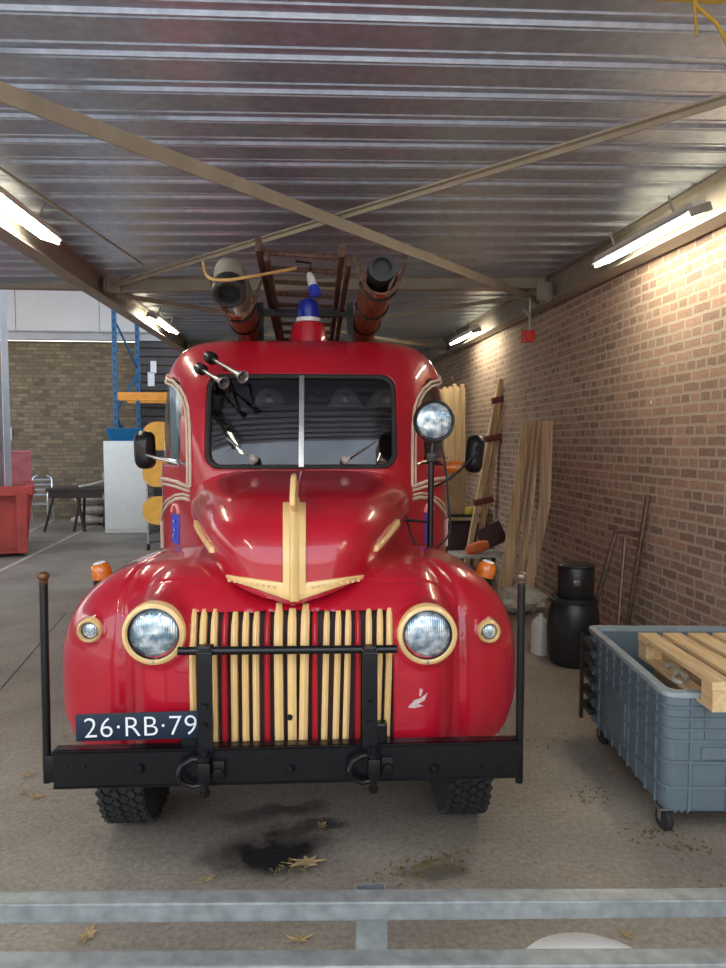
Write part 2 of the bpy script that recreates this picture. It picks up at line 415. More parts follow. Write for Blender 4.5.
# beams: I-sections
def ibeam(mb, a, c, h, w, t=.012):
    a, c = Vector(a), Vector(c); d = (c-a).normalized(); side = d.cross(Vector((0,0,1))).normalized(); u = side.cross(d)
    for off in (u*0, -u*(h-t)): mb.bar(a-u*(t/2)+off, c-u*(t/2)+off, w, t, roll=u)
    mb.bar(a-u*h/2, c-u*h/2, t, h-.004, roll=u)
def steel(name, fn, label=None):
    mb = MB(); fn(mb); o = mb.build(name, M['beam' if 'brace' in name else 'ibeam'], smooth=False, bevel=0); o['kind'] = 'structure'; return o
LX = -2.08; RX = 2.86
steel('beam_left', lambda m: ibeam(m, (LX, .6, roofz(.6,LX)), (LX, BY-.1, roofz(BY-.1,LX)), .22, .15))
steel('beam_right', lambda m: ibeam(m, (RX, .6, roofz(.6,RX)), (RX, BY-.1, roofz(BY-.1,RX)), .29, .18))
def crossb(y, h=.14):
    def f(m):
        ibeam(m, (LX+.08, y, roofz(y,LX)-.01), (RX-.1, y, roofz(y,RX)-.01), h, .12)
        for sx, X in ((1, LX+.02), (-1, RX-.02)):
            m.box((X+sx*.12, y-.07, roofz(y)-.12), (.16, .012, .2)); m.box((X+sx*.05, y-.02, roofz(y)-.13), (.012, .22, .2))
            for k in range(4): m.lathe([(.014,0),(.014,.012),(0,.012)], (X+sx*.12+.04*(k%2)-.02, y-.076, roofz(y)-.16+.08*(k//2)), (0,-1,0), seg=6)
    return f
steel('beam_cross_front', crossb(7.75)); steel('beam_cross_rear', crossb(13.3))
steel('beam_edge_left', lambda m: (ibeam(m, (-9.5, 8.0, roofz(8)+.02), (LX-.1, 8.0, roofz(8)+.02), .16, .12), m.box((-5.8, 7.9, roofz(8)+.1), (7.4, .02, .12))))
# flat and angle braces crossing under the deck
def brace(name, p, q, w, t=.012):
    def f(m):
        d = (Vector(q)-Vector(p)).normalized(); s = d.cross(Vector((0,0,1))).normalized()
        m.bar(p, q, w, t); m.bar(Vector(p)+s*(w/2-t/2)+Vector((0,0,-w*.33)), Vector(q)+s*(w/2-t/2)+Vector((0,0,-w*.33)), t, w*.66)
    return steel(name, f)
def bz(x, y, dz=.16): return (x, y, roofz(y, x*.5)-dz)
brace('beam_brace_long', bz(-2.0, 2.25, .195), bz(RX-.12, 8.05), .115)
brace('beam_brace_cross', bz(RX-.1, 2.3, .11), bz(-1.98, 7.72, .11), .05)
brace('beam_brace_rear', bz(LX+.1, 7.9), bz(RX-.1, 13.2), .07)
brace('beam_brace_rear_cross', bz(RX-.1, 8.0, .11), bz(LX+.1, 13.2, .11), .05)
def under(px, py, dz):
    Y = 3.0
    for _ in range(60): q = at(px, py, Y); Y += (q.z-(roofz(Y, q.x)-dz))*-1.5 if abs(q.z-(roofz(Y, q.x)-dz)) < 1 else .05
    return at(px, py, Y)
A = under(0, 168, .13); B = under(107, 240, .13); mb = MB(); mb.tube([A-(B-A)*.4, A, B, B+(B-A)*.55], .009, 6)
struct(mb.build('trim_tie_rod', M['beam']))
# column at the far left
YC = 13.5; p = at(8, 470, YC); b = MB(); b.box((p.x-.15, YC, 3.5), (.012, .28, 7))
for dx_ in (0, -.30): b.box((p.x+dx_, YC, 3.5), (.014, .30, 7))
struct(b.build('column_left', M['pale_steel'], smooth=False))
# floor markings
for i, (pa, pb) in enumerate((((18, 562), (86, 529)), ((30, 531), (104, 497)))):
    A = atz(*pa, .003); B = atz(*pb, .003); d = (B-A); A = A-d*.35; B = B+d*.25
    b = MB(); b.bar(A, B, .07, .006); o = b.build('floor_marking', M['line'], smooth=False); o['kind'] = 'structure'
# concrete joint: a saw-cut in the slab
M['joint'] = mat('floor_joint', (.03,.028,.025), rough=.9)
A = atz(0, 690, .0); B = atz(36, 648, .0)
b = MB(); b.bar(A+(A-B)*2+Vector((0,0,.001)), B+(B-A)*1.2+Vector((0,0,.001)), .008, .003); struct(b.build('floor_joint', M['joint'], smooth=False))
# dark roller shutter strip on the back wall behind the rack
x0 = at(138, 400, BY).x; x1 = at(330, 400, BY).x
b = MB(); z = .05
while z < WB-.25:
    b.box(((x0+x1)/2, BY-.05, z+.1), (x1-x0, .08, .17)); z += .21
M['shutter'] = mat('shutter_slats', (.055,.052,.055), rough=.6, var=.3, scale=3)
o = b.build('door_1', M['shutter'], smooth=False); o['kind'] = 'structure'

# ------------------------------------------------------------------ lamps
M['tube'] = mat('lit_fluorescent_tube', (1, .92, .71), emit=39, var=0)
M['tube_b'] = mat('lit_fluorescent_tube_cool', (1, .94, .78), emit=38, var=0)
M['white_enamel'] = mat('white_enamel', (.75,.74,.70), rough=.35, var=.05)
M['lamp_grey'] = mat('grey_plastic_caps', (.35,.33,.30), rough=.5)
def batten(x, y0, y1, zoff, roll, label, m='tube', group='fluorescent battens under the steel deck'):
    r = empty('fluorescent_lamp', (x, (y0+y1)/2, roofz((y0+y1)/2)-zoff), 0, label, 'ceiling lamp', group)
    L = y1-y0; r.rotation_euler = (math.atan(RS), roll, 0)
    c = MB(); c.box((0,0,.03), (.10, L, .05), bev=.006)
    c.prism([(-.10,.0),(-.055,.03),(.055,.03),(.10,.0),(.095,-.002),(.05,.022),(.012,.022),(0,-.012),(-.012,.022),(-.05,.022),(-.095,-.002)], L-.04, Matrix.Translation((0,L/2-.02,0)) @ Matrix.Rotation(PI/2, 4, 'X'))
    zoff += RX_*x*0
    c.build('housing', M['white_enamel'], r, smooth=False)
    for sx in (-.058, .058):
        t = MB(); t.tube([(sx, -L/2+.03, -.022), (sx, L/2-.03, -.022)], .0125, 10); t.build('tube', M[m], r)
    for sy in (-1, 1):
        t = MB(); t.box((0, sy*(L/2-.012), -.008), (.15, .03, .06), bev=.006); t.build('end_cap', M['lamp_grey'], r, smooth=False)
    for k in range(2):
        h = MB(); h.tube([(0, (k-.5)*L*.6, .055), (0, (k-.5)*L*.6, zoff-.02)], .008, 6)
        h.build('hanger', M['lamp_grey'], r)
    return r
batten(2.60, 4.42, 5.92, .20, -.35, 'twin tube lamp in front on brick wall side, above grey plastic cart')
batten(2.60, 10.2, 11.7, .20, -.35, 'small distant twin tube lamp above the leaning timber on brick wall side')
batten(-1.86, 4.1, 5.6, .20, .3, 'twin tube lamp on the open side, cut by the photo edge', 'tube_b')
batten(-1.86, 9.3, 10.8, .20, .3, 'distant twin tube lamp by the blue pallet rack', 'tube_b')
# the hall goes on behind the photographer and over the far side: lamps of the same rows
for (x, y) in ((2.60, .2), (-1.86, .9)):
    batten(x, y-.75, y+.75, .20, -.3 if x > 0 else .3, 'twin tube lamp above the galvanised rails, %s' % ('on the brick wall side' if x > 0 else 'on the open side of the hall'), 'tube')

# daylight from the open front
w = bpy.data.worlds.new('sky'); scene.world = w; w.use_nodes = True; nt = w.node_tree
bg = nt.nodes['Background']
tc = nt.nodes.new('ShaderNodeTexCoord'); sx = nt.nodes.new('ShaderNodeSeparateXYZ'); cr = nt.nodes.new('ShaderNodeValToRGB')
nt.links.new(tc.outputs['Generated'], sx.inputs[0]); mr = nt.nodes.new('ShaderNodeMapRange'); mr.inputs[1].default_value = -1; mr.inputs[2].default_value = 1
nt.links.new(sx.outputs['Z'], mr.inputs[0]); nt.links.new(mr.outputs[0], cr.inputs[0])
e = cr.color_ramp.elements; e[0].position = .40; e[0].color = (.62,.58,.53,1)
x = e.new(.485); x.color = (.40,.37,.33,1); x = e.new(.545); x.color = (.26,.25,.24,1); e[1].position = 1; e[1].color = (.60,.72,1.0,1)
x = e.new(.565); x.color = (1,.97,.92,1); x = e.new(.66); x.color = (.80,.88,1,1)
nt.links.new(cr.outputs[0], bg.inputs[0]); bg.inputs[1].default_value = 1.95

scene.view_settings.view_transform = 'Standard'; scene.view_settings.look = 'None'
scene.view_settings.exposure = 0.84; scene.view_settings.gamma = 1; scene.view_settings.use_curve_mapping = False
scene.cycles.use_denoising = True; scene.cycles.max_bounces = 8; scene.cycles.diffuse_bounces = 4; scene.cycles.glossy_bounces = 4
scene.cycles.sample_clamp_indirect = 6; scene.cycles.transparent_max_bounces = 12
# ------------------------------------------------------------------ the fire truck
M['red'] = mat('fire_engine_red', (.41,.0045,.022), rough=.32, coat=.8, coat_rough=.04, var=.10, scale=2.5, rgb2=(.46,.007,.022), spec=.3)
M['cream'] = mat('cream_enamel', (.80,.56,.24), rough=.35, coat=.3, var=.03, scale=6)
M['black'] = mat('black_gloss_paint', (.004,.0045,.006), rough=.32, coat=.15, spec=.35, var=.3, scale=20, bump=.06, bscale=40)
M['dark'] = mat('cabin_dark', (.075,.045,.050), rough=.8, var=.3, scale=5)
M['rubber'] = mat('tyre_rubber', (.018,.019,.02), rough=.75, var=.3, scale=20)
M['chrome'] = mat('chrome', (.75,.75,.75), rough=.12, metal=1, var=.04)
M['steel'] = mat('worn_steel', (.42,.41,.40), rough=.3, metal=.9, var=.15, scale=20)
M['piping'] = mat('pale_piping', (.62,.50,.40), rough=.4, var=.1)
M['glass'] = glass_mat('windscreen_glass', (.62,.60,.63))
M['side_glass'] = glass_mat('door_glass', (.8,.85,.85))
m, nt, b_ = newmat('headlamp_lens'); b_.inputs['Base Color'].default_value = (.75,.85,.95,1); b_.inputs['Roughness'].default_value = .16
b_.inputs['Metallic'].default_value = .55; b_.inputs['Coat Weight'].default_value = 1
wv = nd(nt, 'ShaderNodeTexWave'); wv.bands_direction = 'X'; wv.inputs['Scale'].default_value = 34; wv.inputs['Distortion'].default_value = .8
tc_ = nd(nt, 'ShaderNodeTexCoord'); nt.links.new(tc_.outputs['Object'], wv.inputs['Vector'])
bp_ = nd(nt, 'ShaderNodeBump'); bp_.inputs['Strength'].default_value = .25; bp_.inputs['Distance'].default_value = .01
nt.links.new(wv.outputs['Fac'], bp_.inputs['Height']); nt.links.new(bp_.outputs['Normal'], b_.inputs['Normal']); M['lens'] = m
nz_ = nd(nt, 'ShaderNodeTexNoise'); nz_.inputs['Scale'].default_value = 26; nz_.inputs['Detail'].default_value = 2; nt.links.new(tc_.outputs['Object'], nz_.inputs['Vector'])  # patchy bluish reflections and bright spots, put into the lens colour
rp_ = nd(nt, 'ShaderNodeValToRGB'); rp_.color_ramp.elements[0].position = .36; rp_.color_ramp.elements[0].color = (.16,.27,.36,1); rp_.color_ramp.elements[1].position = .66; rp_.color_ramp.elements[1].color = (.78,.88,.95,1)
nt.links.new(nz_.outputs['Fac'], rp_.inputs[0]); nt.links.new(rp_.outputs[0], b_.inputs['Base Color'])
M['amber'] = mat('amber_plastic', (.80,.22,.02), rough=.18, var=.15, scale=30, trans=.3, coat=.5)
M['blue_dome'] = mat('blue_beacon_dome', (.008,.03,.42), rough=.08, var=.2, coat=1, trans=.25)
M['clear_rim'] = mat('clear_ring', (.6,.62,.65), rough=.15, coat=1)
M['plate'] = mat('plate_blue', (.002,.014,.034), rough=.5, var=.1)
M['white'] = mat('white_paint', (.80,.82,.84), rough=.4, var=.03)
M['blue_badge'] = mat('badge_blue', (.03,.06,.55), rough=.35)
M['pink'] = mat('badge_pink', (.85,.35,.33), rough=.4)
M['scrape'] = mat('bare_primer_scrape', (.55,.42,.40), rough=.7, var=.3, scale=60)

TH = math.radians(2.3)
T = empty('fire_truck', (-.036, 2.80, 0), -TH, 'red vintage fire truck with cream grille bars and black bumper, facing the camera', 'fire truck')
TM = Matrix.Translation((-.036, 2.80, 0)) @ Matrix.Rotation(-TH, 4, 'Z'); TI = TM.inverted()
def loc(px, py, ly):
    """truck coordinates of a photo point at depth ly behind the bumper face"""
    d = ray(px, py); o = TI @ Vector((0,0,H)); dd = TI.to_3x3() @ d; return o+dd*((ly-o.y)/dd.y)

def hit(fn, px, py, t0=2.3, t1=6.0, n=900):
    """where the line of sight through a photo point meets a body surface, in truck coordinates"""
    o = TI @ Vector((0,0,H)); d = (TI.to_3x3() @ ray(px, py)).normalized(); t = np.linspace(t0, t1, n)
    v = fn(o.x+d.x*t, o.y+d.y*t, o.z+d.z*t); k = int(np.argmax(v < 0))
    if not (v < 0).any(): k = int(np.argmin(v)); return o+d*float(t[k])
    tt = t[k-1]+(t[k]-t[k-1])*v[k-1]/(v[k-1]-v[k]); return o+d*float(tt)
def fO(x, y, z):      # outer wing
    xo = XO(z)*np.where(x < 0, 1.03, .995); x = np.abs(x); zt = ZTO(y)
    A = np.maximum(x-.5, 0)/(xo-.5); B = np.where(y < .52, (.54-y)/(.54-.225), np.maximum(y-.9, 0)/(1.75-.9)); C = np.maximum(z-.88, 0)/(zt-.88)
    f = ((A**2.5+B**2.2+C**2.35)**(1/2.35)-1)*.42
    return np.maximum(np.maximum(f, .25-x), .57-z)
XO = pchip([.5,.57,.64,.72,.82,.92,1.6], [.95,1.015,1.045,1.058,1.06,1.06,1.06]); ZTO = pchip([.1,.8,1.1,1.4,1.8], [1.37,1.385,1.36,1.22,.95])
def fI(x, y, z):      # headlamp lobe
    x = np.abs(x)
    A = np.where(x > .46, (x-.46)/(.75-.46), (.46-x)/(.46+.05)); B = np.where(y < .62, (.62-y)/(.62-.10), (y-.62)/1.1); C = np.maximum(z-.92, 0)/(1.385-.92)
    f = ((A**3.3+B**2.8+C**2.4)**(1/2.8)-1)*.45
    return np.maximum(f, .60-z)
def fS(x, y, z):      # grille shell
    x = np.abs(x)
    A = x/.66; B = np.maximum(.6-y, 0)/(.6-.105); C = np.maximum(z-.88, 0)/(1.30-.88)
    f = ((A**3+B**2.6+C**4.5)**(1/3)-1)*.45
    return np.maximum(np.maximum(f, .60-z), y-.9)
PODS = []
def fFront0(x, y, z):
    f = smin(fI(x,y,z), fS(x,y,z), .07); return smin(f, fO(x,y,z), .008)
for (px, py, R) in ((154.5, 633, .131), (427, 634, .128), (90.5, 630, .055), (488.5, 631, .053)):     # raised buckets the lamps sit in
    q = loc(px, py, .2 if R > .1 else .3); y_ = first_y(fFront0, q.x, q.z); q = loc(px, py, y_)
    ym = min((first_y(fFront0, q.x+R*math.cos(a), q.z+R*math.sin(a)) or 9) for a in np.linspace(0, 6.28, 24)); ym = min(ym, y_)
    q = loc(px, py, ym); PODS.append((q.x, q.z, R-.004, ym+.004))
def fFront(x, y, z):
    f = fFront0(x, y, z)
    for (a, c, R, ym) in PODS:
        r_ = np.hypot(x-a, z-c)
        pod = np.maximum(np.maximum(r_-R-.10*np.clip(y-ym, 0, .12), ym-y), y-.5)
        f = smin(f, pod, .045 if R > .1 else .025)
    return f+groove(x, y, z)
def seg_d2(x, y, z, a, b):
    d = b-a; L2 = d.length_squared; t = np.clip(((x-a.x)*d.x+(y-a.y)*d.y+(z-a.z)*d.z)/L2, 0, 1)
    return (x-a.x-t*d.x)**2+(y-a.y-t*d.y)**2+(z-a.z-t*d.z)**2
CREASE = [[(126,742),(125,700),(124,660),(123,625),(123,603),(128,585),(138,569),(150,559),(164,552)],
          [(460,742),(460,700),(460,650),(459,615),(459,598),(454,581),(445,570),(434,560)]]
SEAM = [[(366,580),(385,582),(405,580.5),(425,582),(442,588),(453,598)], [(223,580),(205,581),(185,579),(165,581),(148,587),(134,598)]]
CPTS = []
for grp, sg, dp in ((CREASE, .013, .016), (SEAM, .006, .007)):
    for pl_ in grp:
        pts_ = [hit(fFront0, *p_) for p_ in pl_]
        for a_, c_ in zip(pts_, pts_[1:]): CPTS.append((a_, c_, sg, dp))
def groove(x, y, z):
    g = np.zeros_like(x, dtype=float)
    for a_, c_, sg, dp in CPTS: g = np.maximum(g, dp*np.exp(-seg_d2(x, y, z, a_, c_)/sg**2))
    return g
GX = .425; GZ0 = .62; GZ1 = 1.205
def fBody(x, y, z):
    f = fFront(x, y, z)
    ax = np.abs(x)
    arch = np.maximum(np.hypot(y-.84, z-.42)-.50, .58-ax)              # wheel arch
    f = np.maximum(f, -arch)
    under = np.maximum(np.maximum(ax-.97, .34-y), z-.95)               # hollow below
    f = np.maximum(f, -np.maximum(under, -(fFront(x,y,z)+.10)*-1*-1)) if False else f
    slot = rbox2(x, z, 0, (GZ0+GZ1)/2-.1, GX, (GZ1-GZ0)/2+.1, .02)
    fs = smin(fI(x,y,z), fS(x,y,z), .07)
    f = np.maximum(f, -np.maximum(slot, -(fs+.07)))
    return f
P, Q = nets(fBody, (-1.16, -.02, .5), (1.16, 1.9, 1.5), .0115)
sdf_obj('grille_shell', P, Q, M['red'], T, pick=lambda x, y, z: np.abs(x) < .47, angle=60)
fl = sdf_obj('fender', P, Q, M['red'], T, pick=lambda x, y, z: x <= -.47, angle=60)
fr = sdf_obj('fender', P, Q, M['red'], T, pick=lambda x, y, z: x >= .47, angle=60)
def fy(x, z): return first_y(fFront, x, z)

# hood
WH = pchip([.1,.3,.5,.7,1.0,1.3], [.37,.415,.46,.515,.595,.65]); ZTH = pchip([.1,.35,.6,1.0,1.4], [1.655,1.675,1.70,1.745,1.79]); YFH = pchip([1.1,1.25,1.4,1.55,1.66], [.165,.15,.155,.18,.22])
def fH(x, y, z):
    x = np.abs(x); A = x/(WH(y)*(1-.30*np.clip((1.58-z)/.38, 0, 1)**1.3)); B = np.maximum(.72-y, 0)/(.72-YFH(z)); C = np.maximum(z-1.2, 0)/(ZTH(y)-1.2)
    f = ((A**4.3+B**3.0+C**5.6)**(1/3.6)-1)*.42
    f = f-.008*np.exp(-(x/.012)**2)                                     # centre ridge
    for zz in (1.50, 1.545): f = f-.007*np.exp(-((z-zz-(y-.6)*.10)/.009)**2)*np.clip((y-.42)/.05, 0, 1)*np.clip((1.2-y)/.05, 0, 1)
    return np.maximum(np.maximum(f, np.minimum(1.237+.10*(x/.33)**1.1, 1.335)-z), y-1.32)
P, Q = nets(fH, (-.72, .08, 1.1), (.72, 1.36, 1.85), .0105)
sdf_obj('hood', P, Q, M['red'], T, angle=50)
hood = bpy.data.objects['hood']
def hy(x, z): return first_y(fH, x, z)

# cab
WC = pchip([1.0,1.25,1.5,1.8,2.1,2.4,3.2], [.60,.65,.77,.915,.985,1.0,1.0]); YFC = pchip([.7,1.3,1.75,2.3,2.65], [1.14,1.17,1.22,1.35,1.52])
def fC0(x, y, z):
    x = np.abs(x); A = x/WC(y); B = np.where(y < 2.0, (2.0-y)/(2.0-YFC(z)-.12*x*x), np.maximum(y-2.6, 0)/.62); C = np.maximum(z-1.9, 0)/(2.575-1.9)
    f = ((A**8+B**7+C**2.8)**(1/6)-1)*.62
    return np.maximum(f, .72-z)
def win_f(x, z): return rbox2(x, z, .0, 2.052, .552, .275, .085)
def win_s(y, z): return np.minimum(rbox2(y, z, 1.93, 2.06, .45, .27, .20), rbox2(y, z, 1.93, 1.93, .45, .14, .04))
def fC(x, y, z):
    f = fC0(x, y, z)
    cav = np.maximum(np.maximum(f+.045, y-2.95), 1.45-z)
    f = np.maximum(f, -cav)
    f = np.maximum(f, -np.maximum(win_f(x, z), y-1.75))
    f = np.maximum(f, -np.maximum(win_s(y, z), .4-np.abs(x)))
    back = np.maximum(rbox2(x, z, 0, 2.0, .5, .2, .05), 2.8-y)
    return f
P, Q = nets(fC, (-1.09, 1.05, .66), (1.09, 3.3, 2.68), .0135)
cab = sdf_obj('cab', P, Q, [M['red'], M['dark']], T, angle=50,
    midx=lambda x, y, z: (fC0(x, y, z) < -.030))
def cy(x, z): return first_y(fC0, x, z, 1.0, 2.4)
def cx(y, z, s): return side_x(fC0, y, z, s)

# windscreen: gasket, panes, divider
def frame_path(hx, z0, z1, r, n=8, cz=None):
    pts = []
    for (sx_, sz_, a0) in ((1,1,0),(-1,1,90),(-1,-1,180),(1,-1,270)):
        cxx = sx_*(hx-r); czz = (z1-r) if sz_ > 0 else (z0+r)
        for k in range(n+1):
            a = math.radians(a0+90*k/n); pts.append((cxx+r*math.cos(a), czz+r*math.sin(a)))
    out = []
    for i, p in enumerate(pts):
        q = pts[(i+1) % len(pts)]; d = math.hypot(q[0]-p[0], q[1]-p[1]); m_ = max(1, int(d/.05))
        for k in range(m_): out.append((p[0]+(q[0]-p[0])*k/m_, p[1]+(q[1]-p[1])*k/m_))
    return out
g = MB(); pth = frame_path(.545, 1.785, 2.32, .085)
g.tube([(x, cy(x, z)+.012, z) for x, z in pth], .017, 8, closed=True); gk = g.build('window_gasket', M['rubber'], T)
g = MB(); g.tube([(x*1.035, cy(x*1.035, z)-.002, z+(z-2.05)*.06) for x, z in pth], .006, 6, closed=True); g.build('window_bead', M['red'], T)
def gz(x0, x1, name='windshield'):
    Pn = []; Qn = []
    for i in range(15):
        z = 1.785+.53*i/14; row = []; rq = []
        for j in range(11):
            x = x0+(x1-x0)*j/10; y = cy(x, z)+.02
            row.append((x, y, z)); rq.append((x, y+.006, z))
        Pn.append(row); Qn.append(rq)
    return MB().quadgrid(Pn, Qn).build(name, M['glass'], T)
gl1 = gz(-.535, -.008); gl2 = gz(.008, .535)
d = MB(); d.bar((0, cy(0, 1.785)+.0, 1.785), (0, cy(0, 2.32)+.0, 2.32), .03, .02, bev=.004, roll=Vector((0,1,0))); d.build('windshield_divider', M['steel'], T)
for (a, c) in (((253, 459), (225, 438)), ((346, 460), (378, 440))):
    A = loc(*a, 1.16); C_ = loc(*c, 1.22); A.y = cy(A.x, A.z)-.035; C_.y = cy(C_.x, C_.z)-.015
    wmb = MB(); wmb.lathe([(0,-.03),(.012,-.03),(.026,-.014),(.026,.006),(.018,.02),(.018,.045)], A, (0,1,0), 14)
    wp = wmb.build('wiper', M['lamp_grey'], T)
    wmb = MB(); wmb.tube([A+Vector((0,-.01,0)), C_], .005, 6); wmb.bar(C_+Vector((-.0,.006,.0))-(C_-A)*.45, C_+Vector((0,.006,0)), .012, .008); wmb.build('wiper_arm', M['chrome'], wp)
# cab interior
b = MB(); b.box((0, 2.55, 1.56), (1.6, .55, .2), bev=.04).box((0, 2.85, 1.75), (1.6, .12, .42), bev=.04); b.build('bench_seat', M['dark'], T)
b = MB(); b.box((0, 1.40, 1.70), (1.2, .16, .12), bev=.03); b.build('dashboard', M['dark'], T)
b = MB(); c0 = Vector((-.30, 1.52, 1.80)); tl = Matrix.Rotation(math.radians(-35), 3, 'X')
b.tube([c0+tl @ Vector((.2*math.cos(a*PI/16), .0+.2*math.sin(a*PI/16), .0)) for a in range(32)], .012, 8, closed=True)
for k in range(3): b.tube([c0, c0+tl @ Vector((.2*math.cos(k*2.09+.5), .2*math.sin(k*2.09+.5), 0))], .008, 6)
b.build('steering_wheel', M['black'], T)
b = MB(); b.box((0, 2.45, 2.17), (1.6, .20, .03), bev=.005); b.build('cabin_shelf', M['dark'], T)
for k in range(3):
    z_ = 1.88+k*.12
    b = MB(); b.tube([(-.8, 2.90, z_), (.8, 2.90, z_)], .008, 6); b.build('cabin_rail', M['steel'], T)
# side glass
for s in (-1, 1):
    Pn = []; Qn = []
    for i in range(12):
        z = 1.80+.52*i/11; row = []; rq = []
        for j in range(14):
            y = 1.49+.88*j/13; x = cx(y, z, s)-s*.022
            row.append((x, y, z)); rq.append((x-s*.006, y, z))
        Pn.append(row); Qn.append(rq)
    MB().quadgrid(Pn, Qn).build('door_window', M['side_glass'], T)
# piping round the doors
def strip(pts, s, r=.011, m='piping', name='door_piping', lift=.004):
    g = MB(); out = []
    for (y, z) in pts: out.append((cx(y, z, s)+s*lift, y, z))
    g.tube(out, r, 6); return g.build(name, M[m], T)
def arc(c, rx, rz, a0, a1, n=12): return [(c[0]+rx*math.cos(math.radians(a0+(a1-a0)*k/n)), c[1]+rz*math.sin(math.radians(a0+(a1-a0)*k/n))) for k in range(n+1)]
def side_hits(pts): 
    out = []
    for px, py in pts:
        q = hit(fC0, px, py); out.append((q.y, q.z))
    return out
P1 = side_hits([(159.5,375),(166,377),(174,381),(181,388),(186,397),(189,408),(190.5,425),(190.8,445),(191,465),(191,487)])
P2 = side_hits([(160,379),(166,381),(173,385),(179,391),(183,399),(186,410),(187.5,425),(187.8,445),(188,465),(188,484)])
P3 = side_hits([(160,478),(168,479.5),(178,482),(190.5,487)]); P4 = side_hits([(160,483),(168,484.5),(178,487),(190.5,491)])
P5 = side_hits([(190.5,500),(184,498),(177,499),(170,503),(165,510),(162,520),(160.5,532),(160,548)]); P6 = side_hits([(190.5,496),(184,494),(176,495),(168,500),(163,508),(160,518)])
P7 = side_hits([(160,458),(170,459.5),(180,462),(187,464.5)])
def dens(p): 
    out = []
    for i in range(len(p)-1):
        for k in range(4): out.append((p[i][0]+(p[i+1][0]-p[i][0])*k/4, p[i][1]+(p[i+1][1]-p[i][1])*k/4))
    return out+[p[-1]]
for s in (-1, 1):
    for p_, r_ in ((P1,.010),(P2,.008),(P3,.012),(P4,.009),(P5,.011),(P6,.008)): strip(dens(p_), s, r_)
    e0 = P1[0]; strip(dens([(2.9, e0[1]), e0]), s, .010); e0 = P3[0]; strip(dens([(2.9, e0[1]), e0]), s, .012); e0 = P4[0]; strip(dens([(2.9, e0[1]), e0]), s, .009)
    strip(dens(P7), s, .010, 'chrome', 'window_sill_strip')
    # badge on the cab side
    E = loc(176, 527, 1.72) if s < 0 else loc(421, 527, 1.72)
    E = hit(fC0, 176, 529); yb, zb = E.y, E.z
    Pn = []; Qn = []
    for i in range(5):
        z = zb-.09+.18*i/4; Pn.append([(cx(yb-.055+.11*j/4, z, s)+s*.008, yb-.055+.11*j/4, z) for j in range(5)]); Qn.append([(cx(yb-.055+.11*j/4, z, s)+s*.001, yb-.055+.11*j/4, z) for j in range(5)])
    bd = MB().quadgrid(Pn, Qn).build('door_badge', M['blue_badge'], T)
    g = MB()
    for (dy, dz, l) in ((0,.05,.03), (-.012,.0,.03), (.01,-.04,.035)): g.box((cx(yb+dy, zb+dz, s)+s*.010, yb+dy, zb+dz), (.004, .04, l*.5))
    g.build('badge_marks', M['white'], bd)
    strip([(y, z) for y, z in arc((yb, zb+.10), .055, .05, 0, 180, 8)], s, .010, 'pink', 'badge_arc')

# beacon on the roof
bx, by_ = .028, 1.86
b = MB(); b.lathe([(0,-.05),(.132,-.05),(.130,.0),(.116,.09),(.104,.138),(.09,.150),(0,.150)], (bx, by_, 2.56), seg=32); bc = b.build('beacon', M['red'], T)
b = MB(); b.lathe([(.080,0),(.082,.018),(.080,.028),(0,.028)], (bx, by_, 2.71), seg=32); b.build('beacon_ring', M['clear_rim'], bc)
b = MB(); b.lathe([(.074,0),(.074,.05),(.068,.09),(.05,.12),(.025,.135),(0,.138)], (bx, by_, 2.735), seg=32); b.build('beacon_dome', M['blue_dome'], bc)

# air horns
for (a, c, k) in (((211, 358), (243, 377), 1.0), ((201, 369), (224, 383), .92)):
    A = loc(*a, 1.30); C_ = loc(*c, 1.08); d = (C_-A).normalized(); L = (C_-A).length
    b = MB(); b.lathe([(0,-.035*k),(.026*k,-.035*k),(.036*k,-.028*k),(.038*k,.0),(.036*k,.02),(.02,.028),(0,.028)], A, d, 18); hb = b.build('air_horn', M['black'], T)
    b = MB(); b.lathe([(.009,.02),(.010,L*.55),(.015,L*.8),(.024,L*.93),(.037*k,L),(.034*k,L+.002),(.021,L*.93),(.010,L*.78),(0,L*.77)], A, d, 20); b.build('trumpet', M['steel'], hb)
    b = MB(); q = A+d*L*.3; yq = cy(q.x, q.z) or 1.4; b.tube([q, (q.x, yq+.03, q.z-.02)], .007, 6); q = A+d*L*.85; b.tube([q, q+Vector((.03, .05, -.06)), (q.x+.03, (cy(q.x+.03, q.z-.05) or 1.4)+.02, q.z-.03)], .007, 6); b.build('horn_bracket', M['black'], hb)

# hood ornament: the cream spear and wings
def hood_patch(name, m, cols, t=.014, base=-.004, parent=hood):
    """cols: list of (x, ztop, zbottom)"""
    Pn = []; Qn = []
    for x, zt, zb in cols:
        row = []; rq = []
        for k in range(9):
            z = zb+(zt-zb)*k/8; y = hy(x, z)
            if y is None: y = .3
            row.append((x, y-t, z)); rq.append((x, y-base, z))
        Pn.append(row); Qn.append(rq)
    return MB().quadgrid(Pn, Qn).build(name, m, parent, bevel=.004)
def wedge(name, top, bot, m, t, parent, fn, nz=6, back=.006):
    """a raised trim between an upper and a lower photo line, laid on a body surface"""
    Pn = []; Qn = []
    for (tp, bt) in zip(top, bot):
        row = []; rq = []
        for k in range(nz):
            q = hit(fn, bt[0]+(tp[0]-bt[0])*k/(nz-1), bt[1]+(tp[1]-bt[1])*k/(nz-1))
            tt = t*(1.0 if 0 < k < nz-1 else .7)
            row.append((q.x, q.y-tt, q.z)); rq.append((q.x, q.y+back, q.z))
        Pn.append(row); Qn.append(rq)
    return MB().quadgrid(Pn, Qn).build(name, m, parent, bevel=.003)
def lin(p, q, n): return [(p[0]+(q[0]-p[0])*k/n, p[1]+(q[1]-p[1])*k/n) for k in range(n+1)]
